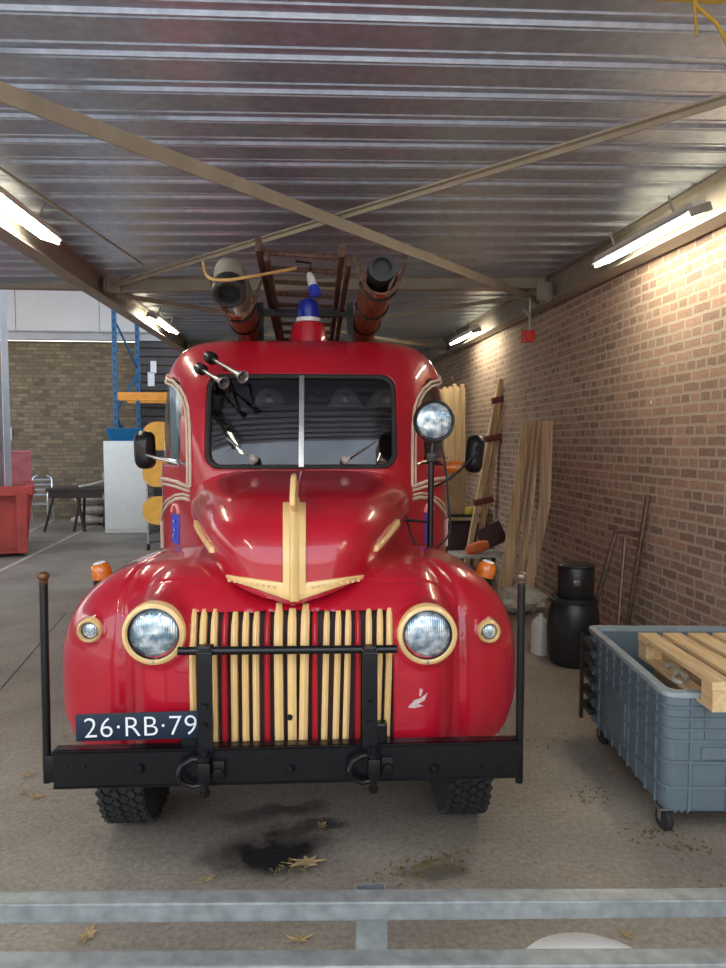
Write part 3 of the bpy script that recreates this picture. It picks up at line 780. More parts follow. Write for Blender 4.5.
wedge('hood_wing', lin((226,574.5),(294,583.5),14), lin((227,578.5),(294,601.5),14), M['cream'], .018, hood, fH)
wedge('hood_wing', lin((294,583.5),(364,574.5),14), lin((294,601.5),(363,578.5),14), M['cream'], .018, hood, fH)
b = MB()
for k in range(11):
    for sgn in (-1, 1):
        if k < 2: continue
        px = 294+sgn*(8+k*5.6); q = hit(fH, px, 588-k*.85); b.box((q.x, q.y-.019, q.z), (.014, .005, .012))
b.build('wing_relief', mat('cream_shade', (.66,.46,.20), rough=.45), hood)
def spear(w0, w1, y0, y1, t):
    n = 14; return wedge('hood_spear', [(296.5-(1-k/n)*0+w0*.5-2+(0)*k, y0+(y1-y0)*k/n) for k in range(n+1)], [(296.5-w0*.5-2, y0+(y1-y0)*k/n) for k in range(n+1)], M['cream'], t, hood, fH, nz=5, back=.01)
spear(23, 23, 502, 594, .026); spear(10, 10, 497, 600, .040)
b = MB()
prof = [(hy(0,1.655)-.036, 1.60), (.17, 1.66), (.20, 1.725), (.26, 1.775), (.32, 1.79), (.42, 1.765), (.56, 1.715), (.56, 1.68), (.30, 1.64)]
b.prism([(y, z) for y, z in prof], .024, Matrix(((0,0,1,-.012),(1,0,0,0),(0,1,0,0),(0,0,0,1))))
b.build('hood_fin', M['cream'], hood, bevel=.007)
# side vents
def hx(y, z): return side_x(fH, y, z, 1)
for s in (-1, 1):
    q0 = hit(fH, 198, 523); q1 = hit(fH, 214, 550); yz = [(q0.y+(q1.y-q0.y)*k/10, q0.z+(q1.z-q0.z)*k/10) for k in range(11)]
    A = [[(s*(hx(y, z+dz)+.020), y, z+dz) for dz in (-.014, 0, .014)] for y, z in yz]; B = [[(s*(hx(y, z+dz)-.01), y, z+dz) for dz in (-.014, 0, .014)] for y, z in yz]
    MB().quadgrid(A, B).build('hood_side_bar', M['cream'], hood, bevel=.003)
# grille bars
gr = MB(); n = 20
A = []; Bq = []
for i in range(n+1):
    x = -.44+.88*i/n; A.append([(x, (fy(x, z) or .2)+.062, z) for z in np.linspace(.60, 1.22, 10)]); Bq.append([(x, (fy(x, z) or .2)+.085, z) for z in np.linspace(.60, 1.22, 10)])
grille = gr.quadgrid(A, Bq).build('grille', M['dark'], T)
gy = lambda x, z: first_y(lambda a, b_, c: smin(fI(a,b_,c), fS(a,b_,c), .07), x, z, -.05, .6, 900)
def bar(xt, xb, zt, w_, m='cream', depth=.05, out=.012, name='grille_bar'):
    A = []; B = []
    for z in np.linspace(.60, zt, 14):
        k = (z-.6)/(zt-.6); x = xb+(xt-xb)*k; ww = w_*(1 if k < .97 else .75)
        ys = [gy(x, z)-out+.004*abs(u)*2 for u in (-1, 0, 1)]
        A.append([(x+u*ww/2, ys[0 if u < 0 else 1 if u == 0 else 2]+(.006 if u else 0), z) for u in (-1, 0, 1)]); B.append([(x+u*ww/2, gy(x, z)+depth, z) for u in (-1, 0, 1)])
    return MB().quadgrid(A, B).build(name, M[m], grille, bevel=.003)
bars_px = [(194,609),(204,609),(215,609),(235,612),(246,612),(256.5,612),(279.5,602),(292.5,608),(306,603),(327,612),(338.5,611),(348.5,610),(369,609),(380,609),(389.5,608)]
for i, (px, py) in enumerate(bars_px):
    q = loc(px, py, .2); q2 = loc(px-(0 if i < 8 else 3), 735, .12); wide = .037 if 6 <= i <= 8 else .026
    q = loc(px, py, gy(q.x, min(q.z, 1.25)))
    bar(q.x, q2.x*.99, q.z, wide, out=.018 if 6 <= i <= 8 else .012)
for px in (225.6, 267.6, 315, 357.5):
    q = loc(px, 620, .16); bar(q.x, loc(px, 735, .12).x, 1.215, .024, 'red', .06, .0, 'grille_strip')
b = MB(); q = loc(290, 716, .1); b.lathe([(.0,-.004),(.011,-.004),(.013,.004),(.009,.01)], (q.x, gy(q.x,q.z)-.022, q.z), (0,1,0), 12); b.build('crank_hole', M['black'], grille)

# headlamps and parking lamps
def lamp(px, py, R, rl, ly0, name, prt, deep=.035, bez='cream'):
    q = loc(px, py, ly0); y = fy(q.x, q.z); q = loc(px, py, y-.01); yc = max(fy(q.x+dx, q.z+dz) for dx in (-R*.8, 0, R*.8) for dz in (-R*.8, 0, R*.8)) if R < .08 else y
    ym = min((fy(q.x+R*math.cos(a), q.z+R*math.sin(a)) or 9) for a in np.linspace(0, 6.28, 16)); ym = min(pd[3] for pd in PODS if abs(pd[0]-q.x) < .08); q = loc(px, py, ym); q.y = ym-.008
    b = MB(); b.lathe([(rl,-.002),(rl+.003,-.014),(rl+.35*(R-rl),-.024),(R-.004,-.016),(R,-.004),(R,.05),(rl*.6,.05)], q, (0,1,0), 44)
    o = b.build(name, M[bez], T)
    b = MB(); b.lathe([(0,-.026*rl/.1),(rl*.35,-.023*rl/.1),(rl*.7,-.014*rl/.1),(rl*.96,.0),(rl*1.0,.008),(0,.01)], q, (0,1,0), 40); l = b.build('lens', M['lens'], o, angle=0)
    if R > .08:
        b = MB(); b.lathe([(rl-.003,-.006),(rl+.004,-.014),(rl+.007,-.005),(rl,.004)], q, (0,1,0), 40, closed=True); b.build('lens_seal', M['black'], o)
        b = MB(); b.box((q.x, q.y-.020, q.z-R*.88), (.012, .01, .012), bev=.002); b.build('bezel_screw', M['steel'], o)
    return o
lamp(154.5, 633, .131, .104, .2, 'headlamp', T); lamp(427, 634, .128, .102, .2, 'headlamp', T)
lamp(90.5, 630, .055, .038, .35, 'parking_lamp', T); lamp(488.5, 631, .053, .036, .35, 'parking_lamp', T)

# scrape on the right wing
q = loc(419, 702, .15)
b = MB()
for pts in ([(408,707),(414,700),(421,698),(428,693),(425,700),(418,704),(424,706),(414,708)], [(420,688),(423,690),(421,696),(419,696)]):
    pp = [loc(a, c, fy(q.x, q.z)-.001) for a, c in pts]
    bm = b.bm; vs = [bm.verts.new((p_.x, fy(p_.x, p_.z)-.0015, p_.z)) for p_ in pp]; vb = [bm.verts.new((p_.x, fy(p_.x, p_.z)+.01, p_.z)) for p_ in pp]
    bm.faces.new(vs); bm.faces.new(vb[::-1])
    for i in range(len(vs)): bm.faces.new((vs[i], vb[i], vb[(i+1)%len(vs)], vs[(i+1)%len(vs)]))
b.build('paint_scrape', M['scrape'], T, smooth=False)

# turn signals on the wings
for px, py in ((103, 564), (484, 564)):
    q = loc(px, py, .75); x = q.x; zz = np.linspace(1.5, .9, 300); v = fFront(np.full(300, x), np.full(300, .75), zz); z = zz[np.argmax(v < 0)]
    ax = Vector((-.18 if x < 0 else .25, -.1, 1)).normalized()
    b = MB(); b.lathe([(.05,-.05),(.052,.005),(.045,.012),(0,.012)], (x, .75, z+.012), ax, 20); o = b.build('turn_signal', M['black'], T)
    b = MB(); b.lathe([(.050,.012),(.050,.05),(.044,.075),(.030,.088),(0,.090)], (x, .75, z+.012), ax, 20); b.build('signal_lens', M['amber'], o)
    b = MB(); b.lathe([(0.032,.0885),(.026,.092),(0,.093)], (x, .75, z+.012), ax, 16); b.build('signal_cap', M['white'], o)

# bumper
b = MB(); b.box((-.008, .008, .613), (1.895, .016, .156), bev=.004).box((-.008, .03, .685), (1.895, .06, .012)).box((-.008, .03, .541), (1.895, .06, .012))
bump = b.build('bumper', M['black'], T, smooth=False)
b = MB()
for px in (140, 290, 434): 
    q = loc(px, 768, 0); b.lathe([(0,-.018),(.012,-.017),(.019,-.008),(.021,0),(.021,.004)], (q.x, 0, q.z), (0,1,0), 14)
for px in (66, 84, 480, 497):
    q = loc(px, 767, 0); b.lathe([(0,-.006),(.007,-.005),(.010,0)], (q.x, 0, q.z), (0,1,0), 10)
b.build('bumper_bolt', M['black'], bump)
for s, px0, px1, pyt in ((-1, 43.5, 47.5, 575), (1, 521.5, 519, 575)):
    A = loc(px0, 583, .035); B = loc(px1, 782, .035)
    b = MB(); b.tube([A, B], .0165, 12); b.box((B.x-s*.02, .035, .613), (.05, .05, .11), bev=.004); pl = b.build('corner_pole', M['black'], T)
    b = MB(); b.lathe([(.012,-.02),(.017,0),(.020,.004),(.015,.010),(.021,.018),(.024,.028),(.021,.038),(.012,.045),(0,.047)], A, (0,0,1), 16); b.build('pole_knob', mat('bronze_knob', (.22,.16,.13), rough=.3, metal=.7) if s > 0 else mat('brass_knob', (.16,.08,.035), rough=.3, metal=.6), pl)
# push bar
A = loc(178, 651, .03); B = loc(397, 649, .03)
b = MB(); b.tube([A, B], .0175, 12); pb = b.build('push_bar', M['black'], T)
for px in (205.5, 369.5):
    q = loc(px, 650, .03); q2 = loc(px-(0 if px < 300 else 1), 760, .0)
    b = MB(); b.box((q.x, -.002, (q.z+.575)/2), (.062, .014, q.z-.575), bev=.003)
    b.lathe([(.024,-.03),(.024,.03)], q, (1,0,0), 14); b.box((q.x, .02, q.z), (.05, .05, .045), bev=.006)
    b.build('push_bar_bracket', M['black'], T, smooth=False)
    b = MB()
    for zz in (.675, .79, .87): b.lathe([(0,-.02),(.011,-.02),(.013,-.01),(.013,0)], (q.x, -.008, zz), (0,1,0), 6)
    b.build('bracket_bolt', M['black'], pb)
    # tow shackle
    s0 = -.055 if px < 300 else -.04
    b = MB(); cx0 = q.x+s0+.005; cz = .605
    b.tube([(cx0+.045, -.02, cz+.052), (cx0, -.03, cz+.056), (cx0-.04, -.04, cz+.035), (cx0-.052, -.045, cz), (cx0-.04, -.04, cz-.035), (cx0, -.03, cz-.056), (cx0+.045, -.02, cz-.052)], .013, 10)
    b.tube([(cx0+.05, -.025, cz+.085), (cx0+.05, -.025, cz-.085)], .016, 10); b.box((cx0+.05, -.025, cz), (.05, .05, .09), bev=.008); b.lathe([(.03,0),(.03,.02),(0,.02)], (cx0+.05, -.03, cz+.05), (0,0,1), 8)
    b.box((cx0+.105, -.012, cz-.0), (.05, .03, .085), bev=.008); b.lathe([(0,-.035),(.018,-.033),(.02,-.02),(.02,.01)], (cx0+.105, -.01, cz), (0,1,0), 10); b.lathe([(.018,0),(.02,.01),(.02,.02),(0,.02)], (cx0+.05, -.025, cz-.10), (0,0,1), 8)
    b.build('tow_shackle', M['black'], T)
# chassis brackets behind the bumper
b = MB()
for x in (-.42, .36): b.box((x, .6, .62), (.09, 1.1, .14)); b.box((x, .07, .70), (.07, .05, .12), bev=.01)
b.box((0, .95, .66), (1.5, .9, .12)); b.tube([(-.75,.84,.40),(.75,.84,.40)], .05, 12); b.build('chassis', M['black'], T, smooth=False)

# number plate
A = loc(78, 739.5, .065); B = loc(210, 738, .065); C_ = loc(78, 711, .065)
w_ = (B.x-A.x); h_ = .113; cxp = (A.x+B.x)/2; czp = (A.z+C_.z)/2
b = MB(); b.box((0,0,0), (w_, .006, h_), bev=.002); pl = b.build('number_plate', M['plate'], T); pl.location = (cxp, .045, czp); pl.rotation_euler = (0, math.radians(-.6), 0)
cu = bpy.data.curves.new('t', 'FONT'); cu.body = '26·RB·79'; cu.size = 1; cu.align_x = 'CENTER'; cu.align_y = 'CENTER'; cu.extrude = .0015; cu.space_character = 1.05; cu.offset = -.012
to = bpy.data.objects.new('t', cu); col.objects.link(to); bpy.context.view_layer.update()
me = bpy.data.meshes.new_from_object(to.evaluated_get(bpy.context.evaluated_depsgraph_get())); bpy.data.objects.remove(to)
xs = [v.co.x for v in me.vertices]; ys = [v.co.y for v in me.vertices]; cx_, cy_ = (max(xs)+min(xs))/2, (max(ys)+min(ys))/2
TW = loc(197.5, 725, .06).x-loc(86, 725, .06).x; kx = TW/(max(xs)-min(xs)); kz = .080/(max(ys)-min(ys))
for v in me.vertices:
    x_, y_, z_ = v.co; v.co = ((x_-cx_)*kx, -.0035-z_*1.0, (y_-cy_)*kz)
me.materials.append(M['white']); lt = bpy.data.objects.new('plate_lettering', me); col.objects.link(lt); lt.parent = pl
lt.location = ((loc(86,725,.06).x+loc(197.5,725,.06).x)/2-cxp, 0, .0)
b = MB(); b.box((cxp, .088, czp-.02), (.12, .05, .06)); b.build('plate_bracket', M['black'], T)

# wheels
def wheel(x, y, r=.402, w_=.25, name='wheel'):
    c = (x, y, r-.005); b = MB()
    b.lathe([(.24,-w_/2+.02),(.33,-w_/2),(.385,-w_/2+.006),(r,-w_/2+.035),(r,w_/2-.035),(.385,w_/2-.006),(.33,w_/2),(.24,w_/2-.02)], c, (1,0,0), 56)
    for k in range(44):
        for j, off in enumerate((-.09,-.055,-.02,.02,.055,.09)):
            a = 2*PI*(k+.5*(j % 2))/44; ca, sa = math.cos(a), math.sin(a)
            R = Matrix.Rotation(a, 3, 'X') @ Matrix.Rotation(.35*(-1)**j, 3, 'Y' if False else 'Z')
            p_ = Vector((c[0]+off, c[1]-sa*(r+.004) if False else c[1]+math.cos(a+PI/2)*(r+.003), c[2]+math.sin(a+PI/2)*(r+.003)))
            b.box(p_, (.030, .036, .018), Matrix.Rotation(a, 3, 'X') @ Matrix.Rotation(.5*(-1)**j, 3, 'Z'))
    o = b.build(name, M['rubber'], T, smooth=True)
    b = MB(); b.lathe([(0,.02),(.06,.01),(.09,.03),(.2,.05),(.24,.09),(.24,-.05)], c, (1 if x > 0 else -1,0,0), 28); b.build('rim', M['red'], o)
    return o
wheel(-.83, .84, w_=.23); wheel(.83, .84, w_=.23)
wheel(-.86, 4.9); wheel(.86, 4.9)
# crew body and rear of the truck
b = MB(); b.box((0, 4.6, 1.55), (1.90, 2.9, 1.75), bev=.12); b.box((0, 4.6, .7), (1.7, 3.2, .2)); b.build('rear_body', M['red'], T)
b = MB()
for s in (-1, 1):
    for k in range(2): b.box((s*.955, 3.95+k*1.35, 1.4), (.02, 1.2, .85), bev=.006)
b.build('locker_door', M['red'], T)
b = MB()
for s in (-1, 1): b.box((s*.86, 2.35, .62), (.30, 1.5, .04), bev=.01)
b.build('running_board', M['black'], T)

# roof gantry
def fr_(px, py, ly): return loc(px, py, ly)
g = MB(); GYL = 2.55
A = loc(260, 303, GYL); B = loc(350, 303, GYL); 
for q in (A, B): g.bar((q.x, GYL, 2.45), (q.x, GYL, q.z), .05, .05)
z1 = loc(303, 313, GYL).z; g.bar((A.x-.02, GYL, z1), (B.x+.02, GYL, z1), .05, .05)
g.bar((-.55, GYL+.05, 2.66), (.62, GYL+.05, 2.66), .04, .04)
for q in (A, B): pass
g.tube([(.02, GYL, z1), (.02, GYL, loc(303, 296, GYL).z)], .012, 8)
g.build('roof_rack', M['black'], T, smooth=False)
g = MB(); g.bar((-.55, 5.2, 2.72), (.62, 5.2, 2.72), .05, .05)
for q in (A, B): g.bar((q.x, 5.2, 2.4), (q.x, 5.2, 2.95), .05, .05)
g.build('roof_rack_rear_hoop', M['black'], T, smooth=False)

# mirrors
for s, (cpx, cpy, ww, hh), arm, ly in ((-1, (144.5, 450, 19, 37), [(146,455),(160,459),(176,463),(190,461)], 1.42), (1, (475, 454, 16, 38), [(478,452),(462,468),(447,481),(437,489)], 1.42)):
    q = loc(cpx, cpy, ly); sc = (2.8+ly)/F; W_, H_ = ww*sc, hh*sc
    b = MB(); po = [(x, z) for x, z in frame_path(W_/2, -H_/2, H_/2, W_*.42, 5)]
    R = Matrix.Translation(q) @ Matrix.Rotation(math.radians(12*s), 4, 'Z') @ Matrix.Rotation(math.radians(-2 if s < 0 else 6), 4, 'Y')
    rings = []
    for (k_, y_) in ((.55,-.05),(.85,-.035),(1,-.012),(1,.03),(.93,.034)):
        rings.append([b.bm.verts.new(R @ Vector((x*k_, y_, z*k_))) for x, z in po])
    for A_, B_ in zip(rings, rings[1:]):
        for i in range(len(po)): b.bm.faces.new((A_[i], A_[(i+1)%len(po)], B_[(i+1)%len(po)], B_[i]))
    b.bm.faces.new(rings[0]); b.bm.faces.new(rings[-1][::-1])
    mo = b.build('wing_mirror', M['black'], T)
    b = MB(); b.prism([(x*.9, z*.94) for x, z in po], .004, R @ Matrix.Translation((0, .034, 0)) @ Matrix.Rotation(-PI/2, 4, 'X') @ Matrix.Diagonal((1,-1,1,1))); b.build('mirror_glass', M['chrome'], mo)
    b = MB(); pts = [loc(px, py, ly-.05) for px, py in arm]; pts[-1] = Vector((cx(1.5, pts[-1].z, s), 1.5, pts[-1].z)) if s < 0 else Vector((cx(1.62, pts[-1].z, s), 1.62, pts[-1].z))
    b.tube(pts, .0085, 8); b.build('mirror_arm', M['steel'] if s < 0 else M['black'], mo)

# spotlight on its post
q = loc(434, 421, 1.0)
b = MB(); R_ = .108
b.lathe([(R_-.008,-.02),(R_,-.022),(R_+.006,-.01),(R_+.006,.01),(R_,.03),(.085,.07),(.05,.095),(0,.105)], q, (-.03,1,0), 36)
sp = b.build('spotlight', M['black'], T)
b = MB(); b.lathe([(0,-.036),(R_*.5,-.03),(R_*.85,-.02),(R_-.006,-.012),(0,-.008)], q, (-.03,1,0), 36); b.build('lens', M['lens'], sp, angle=0)
b = MB(); base = loc(430, 552, 1.0); tp = Vector((base.x, 1.0, q.z-R_-.02))
b.tube([(base.x, 1.0, 1.33), (base.x+.005, 1.0, tp.z-.06)], .017, 12); b.tube([(base.x+.005, 1.0, tp.z-.1), (q.x, 1.02, q.z-R_*.9)], .012, 10)
b.box((base.x+.004, 1.0, tp.z-.07), (.05, .05, .05), bev=.008); b.tube([(base.x-.05,1.0,tp.z-.1),(base.x+.07,1.0,tp.z-.11)], .006, 6)
zz = loc(430, 522, 1.0).z; b.tube([(base.x, 1.0, zz), (base.x-.18, 1.05, zz+.01)], .008, 8)
b.build('spotlight_post', M['black'], T)
b = MB(); pts = [loc(440,440,1.0), loc(446,470,1.02), loc(448,500,1.04), loc(450,530,1.04), loc(440,545,1.02), loc(425,552,1.0), loc(413,540,1.02), loc(407,520,1.1), loc(404,510,1.15)]
def smooth_path(pts, n=5):
    pts = [Vector(p_) for p_ in pts]; out = []
    for i in range(len(pts)-1):
        p0, p1, p2, p3 = pts[max(i-1,0)], pts[i], pts[i+1], pts[min(i+2, len(pts)-1)]
        for k in range(n):
            t = k/n; out.append(.5*((2*p1)+(p2-p0)*t+(2*p0-5*p1+4*p2-p3)*t*t+(3*p1-p0-3*p2+p3)*t**3))
    out.append(pts[-1]); return out
b.tube(smooth_path(pts), .006, 8); b.build('spotlight_cable', M['rubber'], T)
b = MB(); q = Vector((cx(1.9, 1.76, 1)+.05, 1.9, 1.76)); b.lathe([(.03,-.05),(.045,0),(.045,.05),(.03,.06),(0,.06)], q, (1,0,0), 16); b.build('side_marker', M['amber'], T)

# ------------------------------------------------------------------ what lies on the roof rack and inside the cab
M['oldwood'] = wood_mat('varnished_old_wood', (.05,.025,.018), (.16,.085,.055), (40,3,40))
M['redwood'] = wood_mat('red_brown_slats', (.13,.035,.02), (.34,.11,.05), (40,3,40))
M['hose_grey'] = mat('grey_hose', (.42,.40,.34), rough=.6, var=.25, scale=15)
M['hose_dark'] = mat('hose_coupling', (.045,.048,.05), rough=.4, metal=.4)
M['strap'] = mat('orange_strap', (.62,.38,.13), rough=.7)
W = lambda v: TM @ Vector(v)
lad = empty('wooden_ladder', W((0, 3.6, 2.9)), -TH, 'wide dark wooden ladder lying between the hose bundles on truck roof rack', 'ladder')
LI = (Matrix.Translation(lad.location) @ Matrix.Rotation(-TH, 4, 'Z')).inverted()
def L_(px, py, Y): return LI @ at(px, py, Y)
rails = []
for a, c in (((258, 244), (279, 341)), ((342, 250), (331, 341))):
    A = L_(*a, 4.25); B = L_(*c, 6.6); rails.append((A, B))
    b = MB(); b.bar(A, B, .035, .085, bev=.006); b.build('rail', M['oldwood'], lad, smooth=False)
    b = MB(); b.bar(A+(B-A)*.02+Vector((.045,0,-.05)), B+Vector((.045,0,-.05)), .03, .06, bev=.006); b.build('rail', M['oldwood'], lad, smooth=False)
for k in range(9):
    t = .055+k*.115; A = rails[0][0].lerp(rails[0][1], t); B = rails[1][0].lerp(rails[1][1], t)
    b = MB(); b.tube([A, B], .016, 8); b.build('rung', M['oldwood'], lad)
# suction hoses in slatted carriers
def bundle(pc, pf, Y0, Y1, r, label, side):
    A = at(*pc, Y0); B = at(*pf, Y1); rr = empty('suction_hose_carrier', A, 0, label, 'hose carrier', None)
    d = (B-A); dn = d.normalized(); u = dn.cross(Vector((0,0,1))).normalized(); v = u.cross(dn)
    for k in range(9):
        a = PI+PI*k/8 if True else 0; off = (u*math.cos(a)+v*math.sin(a))*r
        b = MB(); b.bar(off, d+off*.8, .045, .012, bev=.002, roll=off.normalized()); b.build('slat', M['redwood'], rr, smooth=False)
    for t in (.06, .30, .55, .8):
        b = MB(); k_ = 1-.2*t; b.tube([d*t+(u*math.cos(a)+v*math.sin(a))*(r+.012)*k_ for a in [PI*1.0+PI*j/14 for j in range(15)]], .011, 6); b.build('hoop', M['black'], rr)
    b = MB()
    for s_ in (-1, 1):
        b.tube([u*s_*.03-v*(r+.02), u*s_*r*.8-v*r*.75, u*s_*(r+.02), u*s_*(r+.035)+v*.05, u*s_*(r+.06)+v*.12], [.012,.012,.014,.012,.008], 6)
    b.build('fork', M['oldwood'], rr)
    return rr, u, v, d
r1, u1, v1, d1 = bundle((381, 276), (358, 346), 4.25, 6.3, .105, 'red-brown slatted hose carrier with round black end, spotlight side of truck roof', 1)
b = MB(); b.tube([d1*0-v1*.0-d1.normalized()*.03+v1*.03, d1*.98+v1*.02], .075, 18); b.lathe([(.058,-.02),(.082,-.02),(.085,.06),(.075,.07)], v1*.03-d1.normalized()*.05, d1.normalized(), 24)
o = b.build('suction_hose', M['hose_dark']); o.location = r1.location; on(o, 'dark suction hose lying in the carrier on spotlight side of truck roof', 'hose')
r2, u2, v2, d2 = bundle((236, 300), (257, 350), 4.35, 6.4, .095, 'red-brown slatted hose carrier under the bent grey hose on truck roof', -1)
hp = [at(252,330,6.2), at(246,310,5.6), at(239,290,5.0), at(232,275,4.65), at(229,272,4.42), at(229,281,4.28), at(229,291,4.20)]
hp = smooth_path(hp, 4)
b = MB(); b.tube([p_-hp[-1] for p_ in hp], .088, 22, caps=False); o = b.build('grey_hose', M['hose_grey']); o.location = hp[-1]
on(o, 'thick pale grey hose bending down to an open dark mouth on truck roof', 'hose')
d_ = (hp[-1]-hp[-3]).normalized()
b = MB(); b.lathe([(.062,.02),(.066,.035),(.085,.04),(.097,.03),(.100,.0),(.098,-.05),(.088,-.06),(.065,-.05),(.062,-.02)], (0,0,0), d_, 28, closed=True)
b.lathe([(0,-.04),(.07,-.04)], (0,0,0), d_, 20); b.build('mouth_ring', M['hose_dark'], o)  # dark disc closes the bore: shade of the hollow put into its colour
sp_ = smooth_path([at(203,262,4.35), at(208,277,4.2), at(225,280,4.08), at(248,277,4.05), at(270,273,4.15), at(296,268,4.3)], 5)
b = MB(); b.tube([p_-sp_[0] for p_ in sp_], .009, 6); o = b.build('orange_strap', M['strap']); o.location = sp_[0]; on(o, 'thin orange strap looped round the grey hose on truck roof', 'strap')
# small blue and white lamp hanging over the ladder
q = at(311, 279, 4.6); q2 = at(315, 292, 4.55); d_ = (q2-q).normalized()
r_ = empty('hanging_work_lamp', q, 0, 'small white and blue cylinder lamp hanging over the ladder', 'lamp')
b = MB(); b.lathe([(0,-.05),(.018,-.045),(.028,0),(.03,.05),(.03,.07),(0,.07)], (0,0,0), d_, 16); b.build('body', M['white'], r_)
b = MB(); b.lathe([(.034,.07),(.038,.10),(.036,.125),(.02,.135),(0,.135)], (0,0,0), d_, 16); b.build('cap', M['blue_badge'], r_)
b = MB(); b.tube([d_*-.04, Vector((.0,.0,.10)), Vector((-.10,.0,.11))], .008, 6); b.build('hook', M['black'], r_)
# helmets on the cabin shelf
hl = None
for i, (px, py) in enumerate(((270, 404), (345, 408), (384, 405))):
    lx = loc(px, py, 2.45).x; lab = ['white fire helmet on the cabin shelf behind the horn side windscreen pane', 'white fire helmet on cabin shelf next to the black loudspeaker', 'dim white fire helmet on cabin shelf nearest the spotlight'][i]
    p0 = W((lx, 2.45, 2.188))
    if hl is None:
        hl = empty('fire_helmet', p0, 0, lab, 'helmet', 'fire helmets inside the cab')
        b = MB(); b.lathe([(.13,0),(.14,.004),(.125,.02),(.11,.05),(.095,.09),(.06,.125),(.02,.138),(0,.139)], seg=24); b.build('shell', M['white'], hl)
        b = MB(); b.box((0,-.118,.06), (.05,.012,.06), bev=.004); b.build('front_badge', M['steel'], hl)
    else:
        c = copy_tree(hl); c.location = p0; c['label'] = lab
q = loc(317, 397, 2.45)
o = MB().lathe([(0,-.02),(.02,-.02),(.03,-.035),(.075,-.02),(.088,-.03),(.095,-.01),(.095,.05),(0,.05)], (0,0,0), (0,1,0), 24).build('cab_loudspeaker', M['black'])
o.location = W((q.x, 2.45, 2.285)); on(o, 'round black loudspeaker on the shelf behind the windscreen', 'loudspeaker')

def loc_board(px):
    y = 1.72 if px < 170 else 1.80; q = loc(px, 430, y); return W((q.x+.055, y, 1.50))
# timber and a pale blue board carried in the cab, seen through the door window
M['paleblue'] = mat('pale_blue_board', (.30,.45,.62), rough=.6)
o = MB().box((0,0,.46), (.05,.03,.66), bev=.004).build('pale_blue_board', M['paleblue'], smooth=False); o.location = loc_board(166); on(o, 'pale blue board standing in the cab behind the door window', 'board')
o = MB().box((0,0,.40), (.055,.04,.80), bev=.004).build('wooden_board', M['oldwood'] if False else wood_mat('cab_timber', (.22,.12,.05), (.42,.25,.12), (30,30,2)), smooth=False); o.location = loc_board(174); on(o, 'brown timber board standing in the cab beside the pale blue board', 'board')
# ------------------------------------------------------------------ things in the hall
M['cart'] = mat('grey_blue_plastic', (.125,.172,.200), rough=.45, var=.08, scale=4)
M['pallet'] = wood_mat('raw_pine', (.56,.38,.18), (.78,.58,.32), (30,2.5,30))
M['timber'] = wood_mat('planed_timber', (.42,.28,.15), (.74,.56,.33), (28,28,1.2))
M['oldtimber'] = wood_mat('grey_timber', (.33,.22,.15), (.60,.43,.28), (28,28,1.2))
M['blackplastic'] = mat('black_plastic', (.016,.016,.017), rough=.38, var=.2)
M['rust'] = mat('brown_painted_tube', (.12,.075,.055), rough=.4, metal=.3, var=.4, scale=25)
M['galvrail'] = mat('galvanised_rail', (.26,.28,.275), rough=.42, metal=.55, var=.22, scale=30, bump=.1)
M['skip'] = mat('faded_red_steel', (.36,.045,.035), rough=.55, var=.25, scale=3)
M['skip_in'] = mat('pinkish_red_steel', (.46,.13,.13), rough=.6, var=.2, scale=6)
M['fridge'] = mat('offwhite_steel', (.76,.78,.72), rough=.4, var=.04)
M['bluetub'] = mat('blue_plastic', (.004,.14,.32), rough=.4)
M['rackblue'] = mat('rack_blue', (.01,.12,.27), rough=.45)
M['rackorange'] = mat('rack_orange', (.80,.30,.02), rough=.45)
M['yellow'] = mat('amber_ply_seat', (.78,.40,.05), rough=.4, var=.12)
M['alu'] = mat('bright_tube', (.6,.62,.65), rough=.3, metal=.8)
M['darkwood'] = mat('dark_stained_wood', (.045,.03,.025), rough=.5, var=.3)
M['card'] = mat('cardboard', (.40,.28,.16), rough=.8, var=.08)
M['leaf'] = mat('dry_leaf', (.36,.25,.12), rough=.8, var=.3, scale=30)
M['straw'] = mat('straw_debris', (.16,.11,.035), rough=.9, var=.5, scale=40)
M['alarm'] = mat('alarm_red', (.60,.015,.012), rough=.3)
M['sack'] = mat('pale_sacks', (.55,.47,.42), rough=.8, var=.2)
M['jug'] = mat('milky_plastic', (.68,.68,.62), rough=.4, var=.06)
M['cloth'] = mat('pale_plastic_sheet', (.45,.44,.38), rough=.5, var=.2)
M['orange'] = mat('orange_plastic', (.75,.16,.04), rough=.45)

# bulk cart
ca = math.radians(6.2)
A0 = atz(655, 822, .10)                      # near corner at floor of the tub
CM = Matrix.Translation((1.745, 3.15, 0)) @ Matrix.Rotation(-ca, 4, 'Z')
cart = empty('plastic_bulk_cart', (1.745, 3.15, 0), -ca, 'large grey-blue plastic bulk cart on castors holding a wooden pallet', 'cart')
CW, CL, Z0, Z1 = 1.04, 1.24, .135, .72
def rrect(x0, y0, x1, y1, r, n=5):
    out = []
    for (cx_, cy_, a0) in ((x1-r, y1-r, 0), (x0+r, y1-r, 90), (x0+r, y0+r, 180), (x1-r, y0+r, 270)):
        for k in range(n+1):
            a = math.radians(a0+90*k/n); out.append((cx_+r*math.cos(a), cy_+r*math.sin(a)))
    return out
def ringloft(mb, rings, close_last=True, close_first=True):
    vs = [[mb.bm.verts.new(p) for p in r] for r in rings]; n = len(vs[0])
    for A, B in zip(vs, vs[1:]):
        for i in range(n): mb.bm.faces.new((A[i], A[(i+1)%n], B[(i+1)%n], B[i]))
    if close_first: mb.bm.faces.new(vs[0][::-1])
    if close_last: mb.bm.faces.new(vs[-1])
